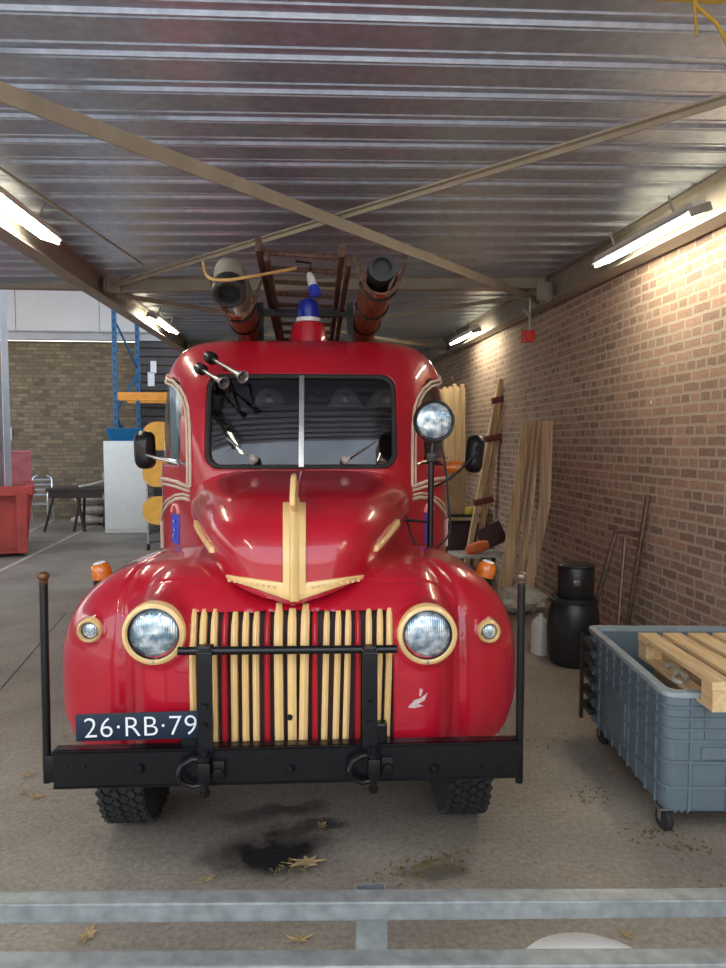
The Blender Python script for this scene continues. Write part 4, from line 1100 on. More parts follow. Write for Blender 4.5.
def rr(ins, z, r=.06): return [(x, y, z) for x, y in rrect(ins, ins, CW-ins, CL-ins, max(.02, r-ins*.3))]
b = MB(); ringloft(b, [rr(.018, Z0), rr(.006, Z0+.03), rr(.008, Z1-.03), rr(.012, Z1), rr(.035, Z1), rr(.06, Z0+.05)])
tub = b.build('tub', M['cart'], cart, smooth=True)
b = MB(); ringloft(b, [rr(0, Z1-.02), rr(-.004, Z1-.012), rr(-.002, Z1+.008), rr(.04, Z1+.010), rr(.042, Z1-.02)], False, False); b.build('rim', mat('cart_rim', (.30,.36,.38), rough=.4), cart)
def band(mb, z, out=.014, h=.012):
    t = (Z1-z)/(Z1-Z0); ins = .010-out
    ringloft(mb, [rr(ins+out, z-h/2-.001), rr(ins, z-h/2), rr(ins, z+h/2), rr(ins+out, z+h/2+.001)], False, False)
b = MB()
for z in (.655, .60, .545, .49, .385, .26): band(b, z)
b.build('band_rib', M['cart'], cart, smooth=False)
b = MB()
def insz(z): return .010
for k, x in enumerate((.13, .31, .50, .68, .86, .99)): b.bar((x, insz(Z0)-.003, Z0+.01), (x, insz(Z1)-.003, Z1-.02), .012, .02, roll=Vector((0,1,0)))
for k in range(9):
    y = .10+k*.125
    for s_ in (0, 1):
        xx = (lambda z: insz(z)-.003) if s_ == 0 else (lambda z: CW-insz(z)+.003)
        b.bar((xx(Z0), y, Z0+.01), (xx(Z1), y, Z1-.02), .012, .02, roll=Vector((1,0,0)))
for x in (.2, .42, .62, .84): b.bar((x, insz(Z1)-.004+1.15*0, .49), (x, insz(Z1)-.004, Z1-.02), .008, .016, roll=Vector((0,1,0)))
b.build('upright_rib', M['cart'], cart, smooth=False)
b = MB(); b.box((.40, .018, .43), (.44, .05, .06), bev=.006); b.build('molded_handle', M['cart'], cart, smooth=False)
b = MB(); b.box((.012, .70, .35), (.03, .36, .26), bev=.008); b.build('side_panel', M['cart'], cart, smooth=False)
b = MB(); b.box((.1, .03, .25), (.16, .04, .03))
for k in range(3): b.box((.07+.03*k, .03, .19), (.008, .04, .12))
b.build('corner_bracket', M['cart'], cart, smooth=False)
for x, y in ((.05, .10), (CW-.12, .12), (.07, CL-.14), (CW-.12, CL-.14)):
    b = MB(); b.lathe([(0,-.017),(.052,-.016),(.058,-.01),(.058,.01),(.052,.016),(0,.017)], (x, y-.01, .058), (1,.25,0), 22)
    o = b.build('castor', M['rubber'], cart)
    b = MB(); b.box((x, y-.01, .119), (.07,.07,.012)); 
    for s_ in (-1, 1): b.box((x+s_*.024, y-.005, .085), (.004,.035,.07))
    b.build('fork', M['steel'], o, smooth=False)
b = MB()
for k in range(5): b.box((-.012, CL-.10, .22+k*.105), (.05, .20, .035), bev=.006)
b.box((-.035, CL-.02, .40), (.02, .03, .56)); b.build('hinge_lugs', M['blackplastic'], cart, smooth=False)
# crate inside that carries the pallet
cr_ = MB(); cr_.box((0,0,.222), (.6,.5,.444), bev=.01); o = cr_.build('cardboard_box', M['card']); o.location = CM @ Vector((.62, .70, Z0+.055)); o.rotation_euler = (0,0,-ca)
on(o, 'cardboard box inside the grey-blue cart beneath the pallet', 'box')
# pallet
pa = at(712, 682, 2.99); pb_ = at(637, 632, 3.86)
dv = (pb_-pa); PL = .86
pal = empty('wooden_pallet', pa, 0, 'pale new wooden pallet lying across the grey-blue cart', 'pallet')
yv = dv.normalized(); xv = Vector((1, -.10, 0)).normalized(); zv = xv.cross(yv).normalized(); xv = yv.cross(zv)
pal.matrix_world = Matrix.Translation(pa) @ Matrix((xv, yv, zv)).transposed().to_4x4()
PWd = .68
for k in range(5):
    x = .052+k*(PWd-.104)/4; b = MB(); b.box((x, PL/2, -.011), (.105 if k else .10, PL, .022), bev=.002); b.build('deck_board', M['pallet'], pal, smooth=False)
for y in (.05, PL-.05):
    b = MB(); b.box((PWd/2, y, -.033), (PWd, .10, .020), bev=.002); b.build('cross_board', M['pallet'], pal, smooth=False)
for x in (.05, PWd/2, PWd-.05):
    b = MB(); b.box((x, PL/2, -.133), (.09, PL, .018), bev=.002); b.build('bottom_board', M['pallet'], pal, smooth=False)
    for y in (.055, PL-.055):
        b = MB(); b.box((x, y, -.084), (.09, .11, .080), bev=.003); b.build('block', M['pallet'], pal, smooth=False)
b = MB(); b.tube(smooth_path([(.05,.60,-.115),(.06,.54,-.09),(.05,.46,-.10),(.0,.40,-.115),(.02,.34,-.12),(.07,.40,-.11),(.06,.5,-.10)], 4), [.012+.006*math.sin(i) for i in range(25)], 6); b.build('torn_film', M['cloth'], pal)

# galvanised trailer rails
rails_ = [((-60, 907.5), (800, 902.0), 1.36, .030, 'galvanised rail across the bottom of view with a socketed post behind'), ((-60, 971), (800, 965), 1.19, .028, 'galvanised rail along the very bottom edge of view')]
for (a, c, Y, hh, lab) in rails_:
    A = at(*a, Y); B = at(c[0], c[1], Y); A, B = A-(B-A)*.25, B+(B-A)*.25
    b = MB(); b.bar(A, B, .042, .040, bev=.004); o = b.build('galvanised_rail', M['galvrail'], smooth=False); on(o, lab, 'rail', None)
A = at(371, 889, 1.415)
b = MB(); w_, d2_ = .062, .034; z1 = A.z; z0 = .62
for (cx_, cy_, sx_, sy_) in ((0, -d2_/2, w_, .004), (0, d2_/2, w_, .004), (-w_/2, 0, .004, d2_), (w_/2, 0, .004, d2_)): b.box((cx_, cy_, (z0+z1)/2-z0), (sx_, sy_, z1-z0))
o = b.build('rail_post', M['galvrail'], smooth=False); o.location = (A.x, 1.415, z0); o.rotation_euler = (0,0,0); on(o, 'short hollow galvanised post standing behind the rails', 'post')
# trailer bed the posts stand on, just below the picture
b = MB(); b.box((0, 0, 0), (3.2, .6, .05)); b.box((-1.4, .1, -.3), (.08,.08,.55)); b.box((1.4,.1,-.3), (.08,.08,.55)); o = b.build('trailer_edge', M['galvrail'], smooth=False); o.location = (.1, 1.15, .595)
on(o, 'galvanised trailer edge under the rails at the bottom', 'trailer')
# pale round cover behind the lower rail
q = at(588, 962, 1.30)
b = MB(); b.lathe([(.165,-.03),(.165,0),(.158,.010),(.13,.02),(.07,.026),(0,.028)], seg=48); o = b.build('round_cover', M['jug']); o.location = (q.x, 1.36, .92)
q = atz(588, 949, .93); o.location = (q.x+.02, q.y, .838)
b2 = MB(); b2.lathe([(.13,-.215),(.14,-.03),(.0,-.03)], seg=40); b2.build('drum_body', M['jug'], o); on(o, 'pale round lid peeking over the lower galvanised rail', 'lid')

# drum with black canister on it
dy = 5.84; dx = at(573, 640, dy).x
dr = MB().lathe([(0,0),(.18,0),(.195,.015),(.215,.12),(.225,.30),(.215,.46),(.19,.53),(.185,.545),(.205,.55),(.205,.575),(.19,.58),(.19,.59),(0,.592)], seg=36).build('black_drum', M['blackplastic'])
dr.location = (dx, dy, 0); on(dr, 'matt black plastic drum standing by brick wall behind the cart', 'drum')
cn = empty('black_canister', (dx+.015, dy, .592), 0, 'squat black canister sitting on top of the black drum', 'canister')
MB().lathe([(0,0),(.15,0),(.155,.01),(.155,.25),(.15,.26),(.14,.262),(0,.262)], seg=32).build('body', M['blackplastic'], cn)
MB().lathe([(.155,.262),(.160,.265),(.160,.275),(.145,.285),(.05,.29),(0,.295)], seg=32).build('lid', M['blackplastic'], cn)
MB().box((-.05,-.152,.14), (.06,.012,.05), bev=.005).build('emblem', M['steel'], cn)
# jerry can
q = atz(543, 656, 0); jc = empty('white_jerrycan', (q.x, q.y+.08, 0), .3, 'tall slim milky white jerrycan on floor beside black drum', 'jerrycan')
b = MB(); ringloft(b, [[(x, y, z) for x, y in rrect(-.06*k, -.08*k, .06*k, .08*k, .03*k)] for k, z in ((.95,0),(1,.015),(1,.25),(.85,.30),(.45,.335),(.3,.34))]); b.build('body', M['jug'], jc)
MB().lathe([(.024,0),(.024,.03),(0,.03)], (0,-.0,.34), seg=14).build('cap', M['jug'], jc)
# pale plastic bundle under the timber
q = atz(524, 614, 0); b = MB(); r0 = bmesh.ops.create_icosphere(b.bm, subdivisions=3, radius=1)
for v in r0['verts']:
    n_ = 1+.22*math.sin(v.co.x*4.1+1)*math.cos(v.co.y*5)+.12*math.sin(v.co.z*9+v.co.x*6)
    v.co = Vector((v.co.x*.26*n_, v.co.y*.2*n_, max(0, .14+v.co.z*.16*n_)))
o = b.build('plastic_bundle', M['cloth'], angle=25); o.location = (q.x, q.y+.1, 0); on(o, 'crumpled pale plastic bundle on floor below the leaning boards', 'bundle')

# sack barrow leaning on the wall
p1 = atx(648, 495, WX-.03); p1b = Vector((2.62, 5.45, .14)); p2 = atx(616, 532, WX-.16); 
sb = empty('sack_barrow', (2.62, 5.6, 0), 0, 'brown steel tube sack barrow leaning on brick wall beside black drum', 'sack barrow')
O = Vector((2.62, 5.6, 0))
p2b = Vector((2.52, 5.95, .12)); p3 = at(625, 538, (p1.y+p2.y)/2); p3b = at(617, 640, 5.7)
p1b = p1+(at(627, 627, 5.75)-p1)*1.45
p2b = p2+(at(597, 600, 6.05)-p2)*1.45
for a_, c_ in ((p1, p1b), (p2, p2b)):
    b = MB(); b.tube([a_-O, c_-O], .022, 10); b.build('side_tube', M['rust'], sb)
b = MB(); b.tube([p3-O, p3+(p3b-p3)*1.1-O], .017, 8); b.build('middle_tube', M['rust'], sb)
cb1 = at(614, 531, p2.y); t_ = .27; b = MB(); b.tube([p2-O, p1.lerp(p1b, .19)-O], .014, 8); b.build('cross_tube', M['steel'], sb)
b = MB(); b.tube([p2b-O, p1b-O], .014, 8); b.bar(p2b-O+Vector((0,-.05,-.02)), p1b-O+Vector((0,-.05,-.02)), .14, .008); b.build('toe_plate', M['rust'], sb)

# leaning timber
def lean(name, top, bot, w_, t_, m, label, group, roll=None, extra=None):
    O_ = Vector(bot); b = MB(); b.bar((0,0,0), Vector(top)-O_, w_, t_, bev=.003, roll=roll or Vector((0,1,0)))
    o = b.build(name, m, smooth=False); o.location = O_; on(o, label, 'board' if 'board' in name else 'beam', group); return o
YB = 8.3
G = 'boards leaning on the brick wall behind the truck'
specs = [((529,420),(504,603),.0, .16,.03,'palest flat board of the leaning stack, nearest the truck'), ((536,421),(517,608),.10, .03,.09,'narrow board on edge between the leaning boards'),
         ((541,421),(519,600),.2, .03,.10,'second narrow board standing on edge in the leaning stack'), ((547,421),(524,600),.3, .13,.03,'warped grey board at wall side of the leaning stack')]
for i, (tp, bt, dy_, w_, t_, lab) in enumerate(specs):
    Tt = atx(*tp, 2.90); Bt = Vector((at(bt[0], 604, Tt.y).x, Tt.y, .015))
    if i == 3:   # bent board
        q0 = Tt; q1 = at(545, 503, Tt.y); O_ = Bt; b = MB()
        b.bar(q1-O_, q0-O_, w_, t_, roll=Vector((0,1,0))); b.bar((0,0,0), q1-O_, w_, t_, roll=Vector((0,1,0)))
        o = b.build('leaning_board', M['oldtimber'], smooth=False); o.location = O_; on(o, lab, 'board', G)
    else: lean('leaning_board', Tt, Bt, w_, t_, M['timber' if i != 1 else 'oldtimber'], lab, G)
# two long beams with red clamps
bm_ = empty('clamped_beam_pair', atz(466, 566, .02), 0, 'long pair of timber beams clamped together, leaning high on brick wall', 'timber')
O = bm_.location.copy()
for k, (tp, w_) in enumerate((((501, 379), .075), ((507, 380), .075))):
    Tt = at(*tp, 10.2+k*.02); Bt = O+Vector((.14*k+.0, .0, 0))+Vector((0,0,.0))
    b = MB(); b.bar(Bt-O, Tt-O, w_, .10, bev=.004, roll=Vector((0,1,0))); b.build('beam', M['timber'], bm_, smooth=False)
tt = at(504, 380, 10.2)-O; bb = Vector((.07,0,0))
for t in (.90, .70, .36):
    c_ = bb.lerp(tt, t); b = MB(); b.box(c_+Vector((0,-.06,0)), (.30, .12, .09), Matrix.Rotation(math.radians(-12), 3, 'Y'), bev=.01); b.build('clamp', mat('clamp_red', (.16,.03,.025), rough=.6), bm_)
# plywood sheets behind
for k, (px, pt, w_, Y) in enumerate(((450, 388, .26, 11.9), (441, 391, .20, 12.05), (457, 388, .30, 12.2))):
    q = at(px, pt, Y); b = MB(); b.box((0,0,q.z/2), (w_, .02, q.z)); 
    for j in range(3): b.box(((j-1)*w_*.3, -.018, q.z/2+.02*j), (w_*.24, .016, q.z-.04+.05*j))
    o = b.build('upright_board', M['timber'], smooth=False); o.location = (q.x, Y, 0); o.rotation_euler = (.0,0,0)
    on(o, ['middle pale upright board behind the spotlight', 'upright pale board half hidden by the spotlight rim', 'widest pale upright board next to the brick wall'][k], 'board', 'upright boards behind the cab')
# cardboard boxes on the dark workbench
YT = 10.6
l = at(436, 515, YT); r = at(487, 515, YT); tz = l.z
wb = empty('dark_workbench', ((l.x+r.x)/2, YT+.35, 0), 0, 'black workbench beside the cab carrying the tall cardboard carton', 'workbench'); ww = (r.x-l.x)+.42; 
MB().box((-.2,0,tz-.02), (ww,.7,.04)).build('worktop', M['blackplastic'], wb, smooth=False)
for s_ in (-1,1):
    for q_ in (-1,1): MB().box((-.2+s_*(ww/2-.04), q_*.3, (tz-.04)/2), (.05,.05,tz-.04)).build('leg', M['blackplastic'], wb, smooth=False)
MB().box((-.2, .1, tz*.42), (ww-.14, .42, tz*.75)).build('lower_cupboard', M['dark'], wb, smooth=False)
q = at(467, 515, YT+.1); top = at(467, 461, YT+.1)
b = MB(); b.box((-.35,0,(top.z-tz)/2), (.7,.4,top.z-tz), bev=.006); b.box((-.35,-.201,(top.z-tz)*.48), (.7,.004,.01)); o = b.build('cardboard_box', M['card'], smooth=False); o.location = (q.x, YT+.35, tz); on(o, 'tall plain cardboard carton standing on the dark workbench', 'box')
b = MB(); b.box((0,0,.05), (.26,.25,.10), bev=.008); o = b.build('yellow_case', mat('case_yellow', (.75,.55,.06), rough=.4)); o.location = (at(478,512,YT).x-.04, YT+.15, tz); on(o, 'small yellow case on the workbench end near the clamped beams', 'case')
# clutter behind the wing
q = atz(492, 590, 0); 
tb = empty('low_tool_table', (q.x-.1, q.y+.35, 0), .1, 'low light-topped table with clutter behind the front wing', 'table')
tz2 = .42
MB().box((0,0,tz2), (.7,.5,.03), bev=.004).build('table_top', M['pale_steel'], tb, smooth=False)
for sx_ in (-1,1):
    for sy_ in (-1,1): MB().box((sx_*.3, sy_*.2, tz2/2-.01), (.04,.04,tz2-.02)).build('leg', M['darkwood'], tb, smooth=False)
tq = tb.location
o = MB().lathe([(0,-.17),(.05,-.16),(.075,-.08),(.08,.05),(.06,.15),(0,.17)], (0,0,.08), (1,.2,.25), 16).build('orange_float', M['orange']); o.location = (tq.x-.02, tq.y-.05, tz2+.015); on(o, 'rounded orange-red bundle lying on the low table', 'bundle')
b = MB(); b.box((0,0,.19), (.36,.02,.30), Matrix.Rotation(math.radians(-25), 3, 'Y'), bev=.004); o = b.build('tilted_dark_panel', M['dark']); o.location = (tq.x+.22, tq.y+.12, tz2+.04); on(o, 'dark flat panel tilted on the low table against the boards', 'panel')

# red alarm beacon on the wall bracket
q = at(527, 337, 7.75); al = empty('alarm_sounder', (RX-.12, 7.6, q.z), 0, 'red alarm sounder hanging under the cross beam at brick wall', 'alarm')
al.location = (q.x, 7.72, q.z)
MB().box((0,0,0), (.13,.10,.13), bev=.012).build('body', M['alarm'], al)
MB().lathe([(0,-.09),(.05,-.085),(.055,-.05),(.05,-.04)], (0,0,0), (0,1,0), 20).build('horn', M['alarm'], al)
MB().tube([(.03,.03,.06),(.03,.03,roofz(7.72)-q.z-.18)], .012, 8).tube([(.03,.03,.22),(-.05,.0,.30)], .012, 8).build('conduit', M['pale_steel'], al)
# yellow hoist cable at upper right
b = MB(); pts = smooth_path([at(694,-6,2.5), at(697,6,2.5), at(706,14,2.5), at(718,26,2.5), at(730,50,2.5)], 5); b.tube([p_-pts[0] for p_ in pts], .007, 8); b.tube([Vector((.0,0,-.02)), at(697,36,2.5)-pts[0]], .005, 6)
o = b.build('hanging_cable', mat('yellow_cable', (.45,.28,.03), rough=.5)); o.location = pts[0]; on(o, 'yellow cable end hanging from the deck at upper corner', 'cable')
b = MB(); A = at(625, 0, 2.5); B = at(735, 5, 2.5); zz = roofz(2.5)+.03; b.box((0,0,0), (B.x-A.x+.1,.09,.05), bev=.006); o = b.build('yellow_rail', mat('crane_yellow', (.62,.45,.03), rough=.4)); o.location = ((A.x+B.x)/2, 2.62, zz); on(o, 'yellow steel rail fixed under the steel deck at top edge', 'rail')

# ------------------------------------------------------------------ left side of the hall
# red skip
Ys = 11.2; c1 = atz(27, 556, 0); Ys = c1.y
def sk(px, py, dy=0): return at(px, py, Ys+dy)
xr = sk(33, 500).x; xb = sk(27, 548).x
cn_ = at(33, 488, Ys); cf_ = at(31, 455, Ys+1.9); sa = math.atan2(cf_.x-cn_.x, 1.9)
skp = empty('red_skip', (xb, Ys, 0), -sa, 'faded red steel skip container cut by the photo edge', 'skip'); O = Vector((xb, Ys, 0))
zr = sk(33, 488).z; zt = sk(30, 455).z; LN = 3.2; DP = 1.9; zb_ = sk(20, 552).z
ang = math.radians(0)
b = MB(); x1_ = xr-O.x
b.prism([(0,0),(x1_,zr-.12),(x1_-.06,zr-.12),(-.06,.0)], DP, Matrix(((1,0,0,0),(0,0,1,0),(0,1,0,zb_*1.0),(0,0,0,1))))
b.box((-LN/2, .03, (zr+.12)/2), (LN, .06, zr-.12)).box((-LN/2, DP, (zt+.05)/2), (LN, .06, zt-.05)).box((-LN/2, DP/2, .1), (LN, DP, .08))
b.build('body', M['skip'], skp, smooth=False)
b = MB(); b.box((-LN/2+x1_/2, -.03, zr-.04), (LN+x1_, .16, .16), bev=.01).box((x1_-.05, DP/2, zr-.04), (.14, DP, .14), bev=.01); b.build('top_rail', M['skip'], skp, smooth=False)
b = MB()
for k in range(5): b.box((-.06-k*.62, -.06, (zr)/2), (.16, .14, zr-.14), bev=.008)
b.build('stake', M['skip'], skp, smooth=False)
b = MB(); b.box((-LN/2+x1_/2, DP-.06, (zt+zr)/2), (LN+x1_, .04, zt-zr+.1), bev=.006); b.tube([(-LN, DP-.05, zt+.02), (x1_-.02, DP-.05, zt+.02)], .04, 8); b.build('raised_side', M['skip_in'], skp, smooth=False)
# white cabinet and blue tub
A = atz(105, 535, 0); B = at(146, 440, A.y); x0_ = A.x; x1_ = atz(147, 535, 0).x; zc = at(105, 441, A.y).z; ww = x1_-x0_
fc = empty('white_cabinet', ((x0_+x1_)/2, A.y+.35, 0), 0, 'tall off-white steel cabinet with a blue tub on top', 'cabinet')
MB().box((0,0,zc/2+.02), (ww,.68,zc-.04), bev=.012).build('body', M['fridge'], fc)
MB().box((0,-.352,zc/2+.0), (ww-.03,.03,zc-.22), bev=.008).build('door', M['fridge'], fc)
MB().box((0,0,.03), (ww-.04,.6,.06)).build('plinth', M['pale_steel'], fc)
MB().box((-ww/2-.01,-.345,zc*.62), (.03,.05,.14), bev=.006).build('hinge', M['steel'], fc)
x2 = at(106, 434, A.y).x; x3 = at(147, 434, A.y).x
b = MB(); tw = (x3-x2)/2; hz = at(120, 428, A.y).z-zc
ringloft(b, [[(x, y, z) for x, y in rrect(-tw*k, -.32*k, tw*k, .32*k, .08)] for k, z in ((.80,.0),(.82,.01),(.97,hz-.02),(1.02,hz-.02),(1.02,hz),(.95,hz),(.80,.03))])
o = b.build('blue_tub', M['bluetub']); o.location = (fc.location.x, fc.location.y-.05, zc); on(o, 'shallow blue plastic tub sitting on the white cabinet', 'tub')
q = at(137, 427, A.y); o = MB().lathe([(0,0),(.08,.0),(.10,.06),(.07,.12),(0,.14)], seg=16).build('pale_ball', M['jug']); o.location = (q.x, A.y+.3, zc+.03); on(o, 'small pale round item lying in the blue tub', 'ball')
# pallet rack behind
YR = 16.6
rk = empty('pallet_rack', (at(120, 500, YR).x, YR, 0), 0, 'tall blue and orange pallet rack rising behind the white cabinet', 'rack'); xr0 = rk.location.x; ZR = 6.6
for dx_, dy_ in ((0, -.2), (.26, .9)):
    b = MB(); b.box((dx_, dy_, ZR/2), (.10, .07, ZR), bev=.006); up_ = b.build('upright', M['rackblue'], rk, smooth=False)
    b = MB()
    for k in range(28): b.box((dx_, dy_-.037, .5+k*.18), (.03, .004, .08))
    b.build('slots', M['blackplastic'], up_, smooth=False)
b = MB()
for k in range(5): a_, c_ = ((0, -.2), (.26, .9)) if k % 2 == 0 else ((.26, .9), (0, -.2)); b.bar((a_[0], a_[1], .4+k*1.1), (c_[0], c_[1], 1.4+k*1.1), .04, .03)
b.build('lattice', M['rackblue'], rk, smooth=False)
zo = at(140, 397, YR).z
for dy_ in (-.2, .9):
    b = MB(); b.box(((-2.4-xr0)/2, dy_, zo), (-2.4-xr0, .05, .19), bev=.006); b.build('load_beam', M['rackorange'], rk, smooth=False)
b = MB(); b.box((-2.4-xr0, -.2, ZR/2), (.10, .07, ZR), bev=.006); b.box((-2.4-xr0, .9, ZR/2), (.10, .07, ZR), bev=.006); b.build('upright', M['rackblue'], rk, smooth=False)
o = MB().box((0,0,.30), (.14,.03,.30)).box((-.06,0,.0), (.16,.03,.34)).build('paper_notice', M['white'], smooth=False); q = at(153, 375, BY-.2); o.location = (q.x, BY-.13, q.z-.1); on(o, 'two white paper notices pinned on the dark shutter', 'notice')
# wall socket
o = MB().box((0,0,0), (.16,.06,.32), bev=.01).build('socket_box', M['white']); q = at(9, 434, BY); o.location = (q.x, BY-.03, q.z); on(o, 'small white socket box low on the far brick wall', 'socket')
# stack of yellow round stools on a trolley
q = atz(152, 552, 0); Yq = q.y
st = empty('seat_trolley', (q.x+.12, Yq+.2, 0), 0, 'steel trolley rack holding tilted amber plywood seats', 'trolley')
for dx_ in (-.22, .24):
    MB().tube([(dx_, 0, .12), (dx_, 0, 1.95)], .02, 8).build('post', M['alu'], st)
    MB().lathe([(0,-.02),(.06,-.02),(.06,.02),(0,.02)], (dx_, 0, .06), (1,0,0), 14).build('castor', M['rubber'], st)
b = MB()
for z in (.14, .55, 1.0, 1.5): MB().tube([(-.22,0,z),(.24,0,z+.05)], .014, 6).build('cross_bar', M['blackplastic'], st)
for z in (.3, .8): MB().tube([(-.22,0,z),(.24,0,z+.25)], .016, 6).build('cross_bar', M['blackplastic'], st)
first = None
for i, py in enumerate((436, 473, 511)):
    c_ = at(156, py, Yq); lab = ['uppermost amber plywood seat on the steel trolley', 'middle amber plywood seat on the steel trolley', 'lowest amber plywood seat on the steel trolley'][i]
    if i == 0:
        b = MB(); ringloft(b, [[(x, -.02, z) for x, z in rrect(-.28*k, -.25*k, .28*k, .25*k, .24*k, 8)] for k in (1,)]+[[(x, .02, z) for x, z in rrect(-.28, -.25, .28, .25, .24, 8)]])
        first = b.build('plywood_seat', M['yellow']); o = first
    else:
        o = first.copy(); col.objects.link(o)
    o.location = (c_.x+.03, Yq+.10, c_.z); on(o, lab, 'seat', 'amber plywood seats on the trolley')
# dark trestle table
A = atz(46, 532, 0); Yt = A.y
x0_ = at(50, 500, Yt+.3).x; x1_ = at(108, 500, Yt+.3).x; zt_ = at(70, 488, Yt+.2).z
tr = empty('trestle_table', ((x0_+x1_)/2, Yt+.4, 0), 0, 'dark low trestle table standing by the far brick wall', 'table')
hw = (x1_-x0_)/2
MB().box((0,0,zt_-.03), (hw*2,.75,.06), bev=.005).build('table_top', M['darkwood'], tr, smooth=False)
MB().box((0,-.34,zt_-.13), (hw*2-.1,.03,.16)).build('apron', M['darkwood'], tr, smooth=False)
for a_, c_ in (((-hw*.72, -.3), (-hw*1.05, -.4)), ((hw*.18, -.3), (-hw*.05, -.4)), ((hw*.0, -.3), (hw*.32, -.4)), ((0, .3), (-hw*.1, .4)), ((hw*.78, .3), (hw*.62, .4)), ((hw*.7, .3), (hw*.9, .4))):
    MB().bar((a_[0], a_[1], zt_-.06), (c_[0], c_[1], 0), .05, .05).build('leg', M['darkwood'], tr, smooth=False)
b = MB(); b.tube(smooth_path([(-.5,-.1,0.02),(-.1,-.05,.10),(.2,0,.22),(.5,.05,.30)], 4), .03, 8); b.tube([(.3,0,.26),(.42,0,.36)], .03, 6); o = b.build('rolled_material', M['cloth']); o.location = (tr.location.x+.5, tr.location.y, zt_); on(o, 'pale bent tube lying on the dark trestle table', 'tube')
# sacks under the table
for i, (px, py) in enumerate(((93, 497), (97, 507), (91, 517))):
    q = at(px, py, Yt+1.3); b = MB(); r0 = bmesh.ops.create_icosphere(b.bm, subdivisions=3, radius=1)
    for v in r0['verts']: v.co = Vector((v.co.x*.42*(1+.1*math.sin(v.co.y*5+i)), v.co.y*.25, v.co.z*.115*(1+.15*math.sin(v.co.x*7+i))))
    o = b.build('pale_sack', M['sack']); o.location = (q.x, Yt+1.3, .12+.235*(2-i)); on(o, ['topmost pale sack of the heap behind the trestle table', 'middle pale sack of the heap behind the trestle table', 'bottom pale sack of the heap behind the trestle table'][i], 'sack', 'sacks by the far wall')
# blue crate by the cabinet
q = atz(101, 525, 0); o = MB().box((0,0,.22), (.2,.4,.44), bev=.01).build('dark_blue_crate', mat('crate_blue', (.02,.03,.08), rough=.5)); o.location = (q.x+.05, q.y+.2, 0); on(o, 'dark blue crate wedged beside the white cabinet', 'crate')
# bright tube chairs
for i, (px, py) in enumerate(((38, 522), (49, 520))):
    q = atz(px, py, 0); q.y = min(q.y, 16.3+i*1.0); lab = ['bright metal tube chair nearest the red skip', 'bright metal tube chair next to the trestle table'][i]
    if i == 0:
        ch = empty('metal_chair', q, .4, lab, 'chair', 'bright tube chairs'); c0_ = ch
        for s_ in (-1, 1):
            b = MB(); b.tube(smooth_path([(s_*.24,-.25,0),(s_*.24,-.22,.65),(s_*.24,-.1,.72),(s_*.24,.2,.70)], 4), .022, 8); b.build('front_leg', M['alu'], ch)
            b = MB(); b.tube(smooth_path([(s_*.24,.35,0),(s_*.23,.22,.5),(s_*.22,.3,1.0),(s_*.1,.32,1.12)], 4), .022, 8); b.build('rear_leg', M['alu'], ch)
        MB().box((0,0,.46), (.46,.46,.03), bev=.01).build('seat', M['alu'], ch)
        b = MB()
        for k in range(4): b.tube([(-.22,.25+.02*k,.66+k*.12),(.22,.25+.02*k,.66+k*.12)], .022, 6)
        b.build('backrest', M['alu'], ch)
    else:
        c = copy_tree(c0_); c.location = q; c.rotation_euler = (0,0,.1); c['label'] = lab

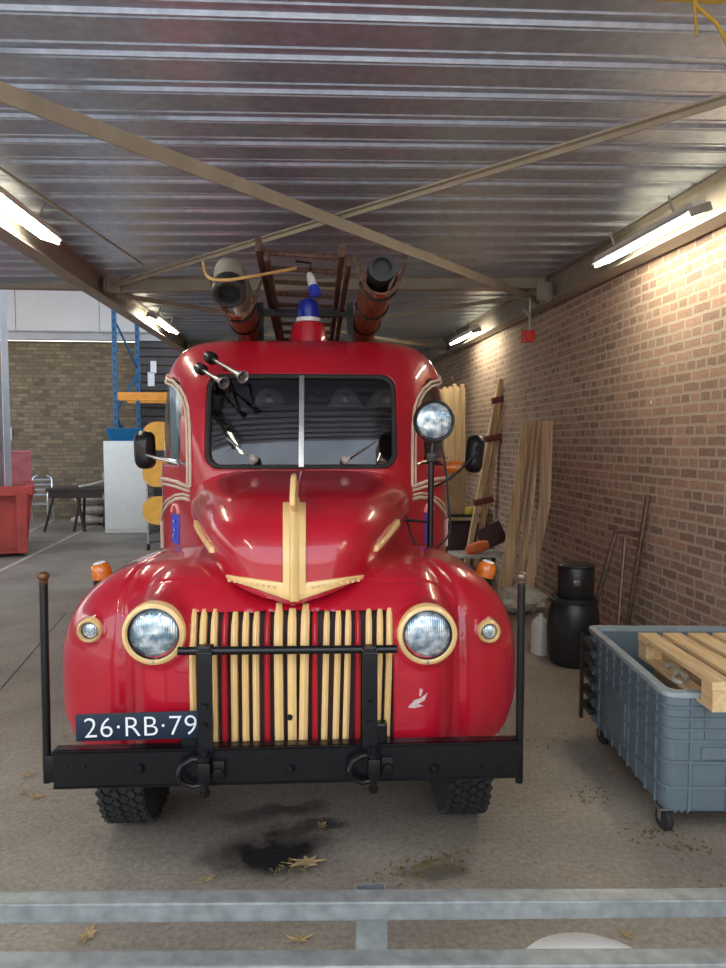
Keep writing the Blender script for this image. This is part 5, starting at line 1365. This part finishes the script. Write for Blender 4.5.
# ------------------------------------------------------------------ leaves and straw on the floor
leaf_px = [(308,864,.075,'large dry leaf on the oil-stained slab in front of bumper'), (88,936,.055,'dry leaf between the rails at the empty floor side'), (36,797,.05,'dry leaf on floor beside the bumper end, lone one'), (27,776,.04,'small dry leaf nearest the bumper corner pole foot'),
           (22,793,.03,'tiny leaf scrap on pale floor by bumper end'), (300,940,.045,'curled dry leaf seen between the two rails'), (322,826,.04,'small leaf right under the bumper middle'), (100,805,.035,'leaf bit beside the front tyre'),
           (612,770,.04,'leaf bit near the cart castor at rear'), (628,936,.03,'small leaf between the rails by the pale lid'), (208,880,.035,'small reddish leaf in front of the dark oil stain')]
for i, (px, py, sz, lab) in enumerate(leaf_px):
    q = atz(px, py, .004); b = MB(); n_ = 14; pts = []
    for k in range(n_):
        a = 2*PI*k/n_; rr_ = sz*(1.0 if k % 2 == 0 else .5)*(1.25 if k in (0, 6, 7, 8) else .9); pts.append((rr_*math.cos(a), rr_*.75*math.sin(a)))
    top = [b.bm.verts.new((x, y, .004+.25*abs(x)*abs(math.sin(i+3*x/sz))+.12*abs(y))) for x, y in pts]; c1_ = b.bm.verts.new((0,0,.006)); c2_ = b.bm.verts.new((0,0,.002)); bot = [b.bm.verts.new((v.co.x, v.co.y, v.co.z-.0015)) for v in top]
    for k in range(n_):
        j = (k+1) % n_; b.bm.faces.new((top[k], top[j], c1_)); b.bm.faces.new((bot[j], bot[k], c2_)); b.bm.faces.new((top[k], bot[k], bot[j], top[j]))
    b.tube([(-sz*.9,0,.005),(-sz*1.5,sz*.2,.004)], .0015, 5)
    o = b.build('dry_leaf', M['leaf'], smooth=False); o.location = q; o.rotation_euler = (0,0,i*1.3); on(o, lab, 'leaf', 'dry leaves on the slab')
b = MB()
for (px, py, nn, spx, spy) in ((425, 866, 90, .20, .06), (592, 796, 22, .10, .07), (655, 935-100, 26, .12, .06), (690, 850, 20, .12, .05), (290, 868, 25, .10, .05), (560, 740, 18, .2, .2), (690, 900, 18, .2, .06)):
    q = atz(px, py, .003)
    for k in range(nn):
        a = random.uniform(0, PI); x = q.x+random.gauss(0, spx*.6); y = q.y+random.gauss(0, spy*.7)+(.35*(x-q.x) if px == 425 else 0); l_ = random.uniform(.006, .022)
        b.bar((x, y, .004), (x+l_*math.cos(a), y+l_*math.sin(a), .004+random.uniform(0,.004)), .006, .004)
o = b.build('straw_litter', M['straw'], smooth=False); tag(o, 'brown straw and leaf crumbs scattered on the concrete', 'litter', kind='stuff')
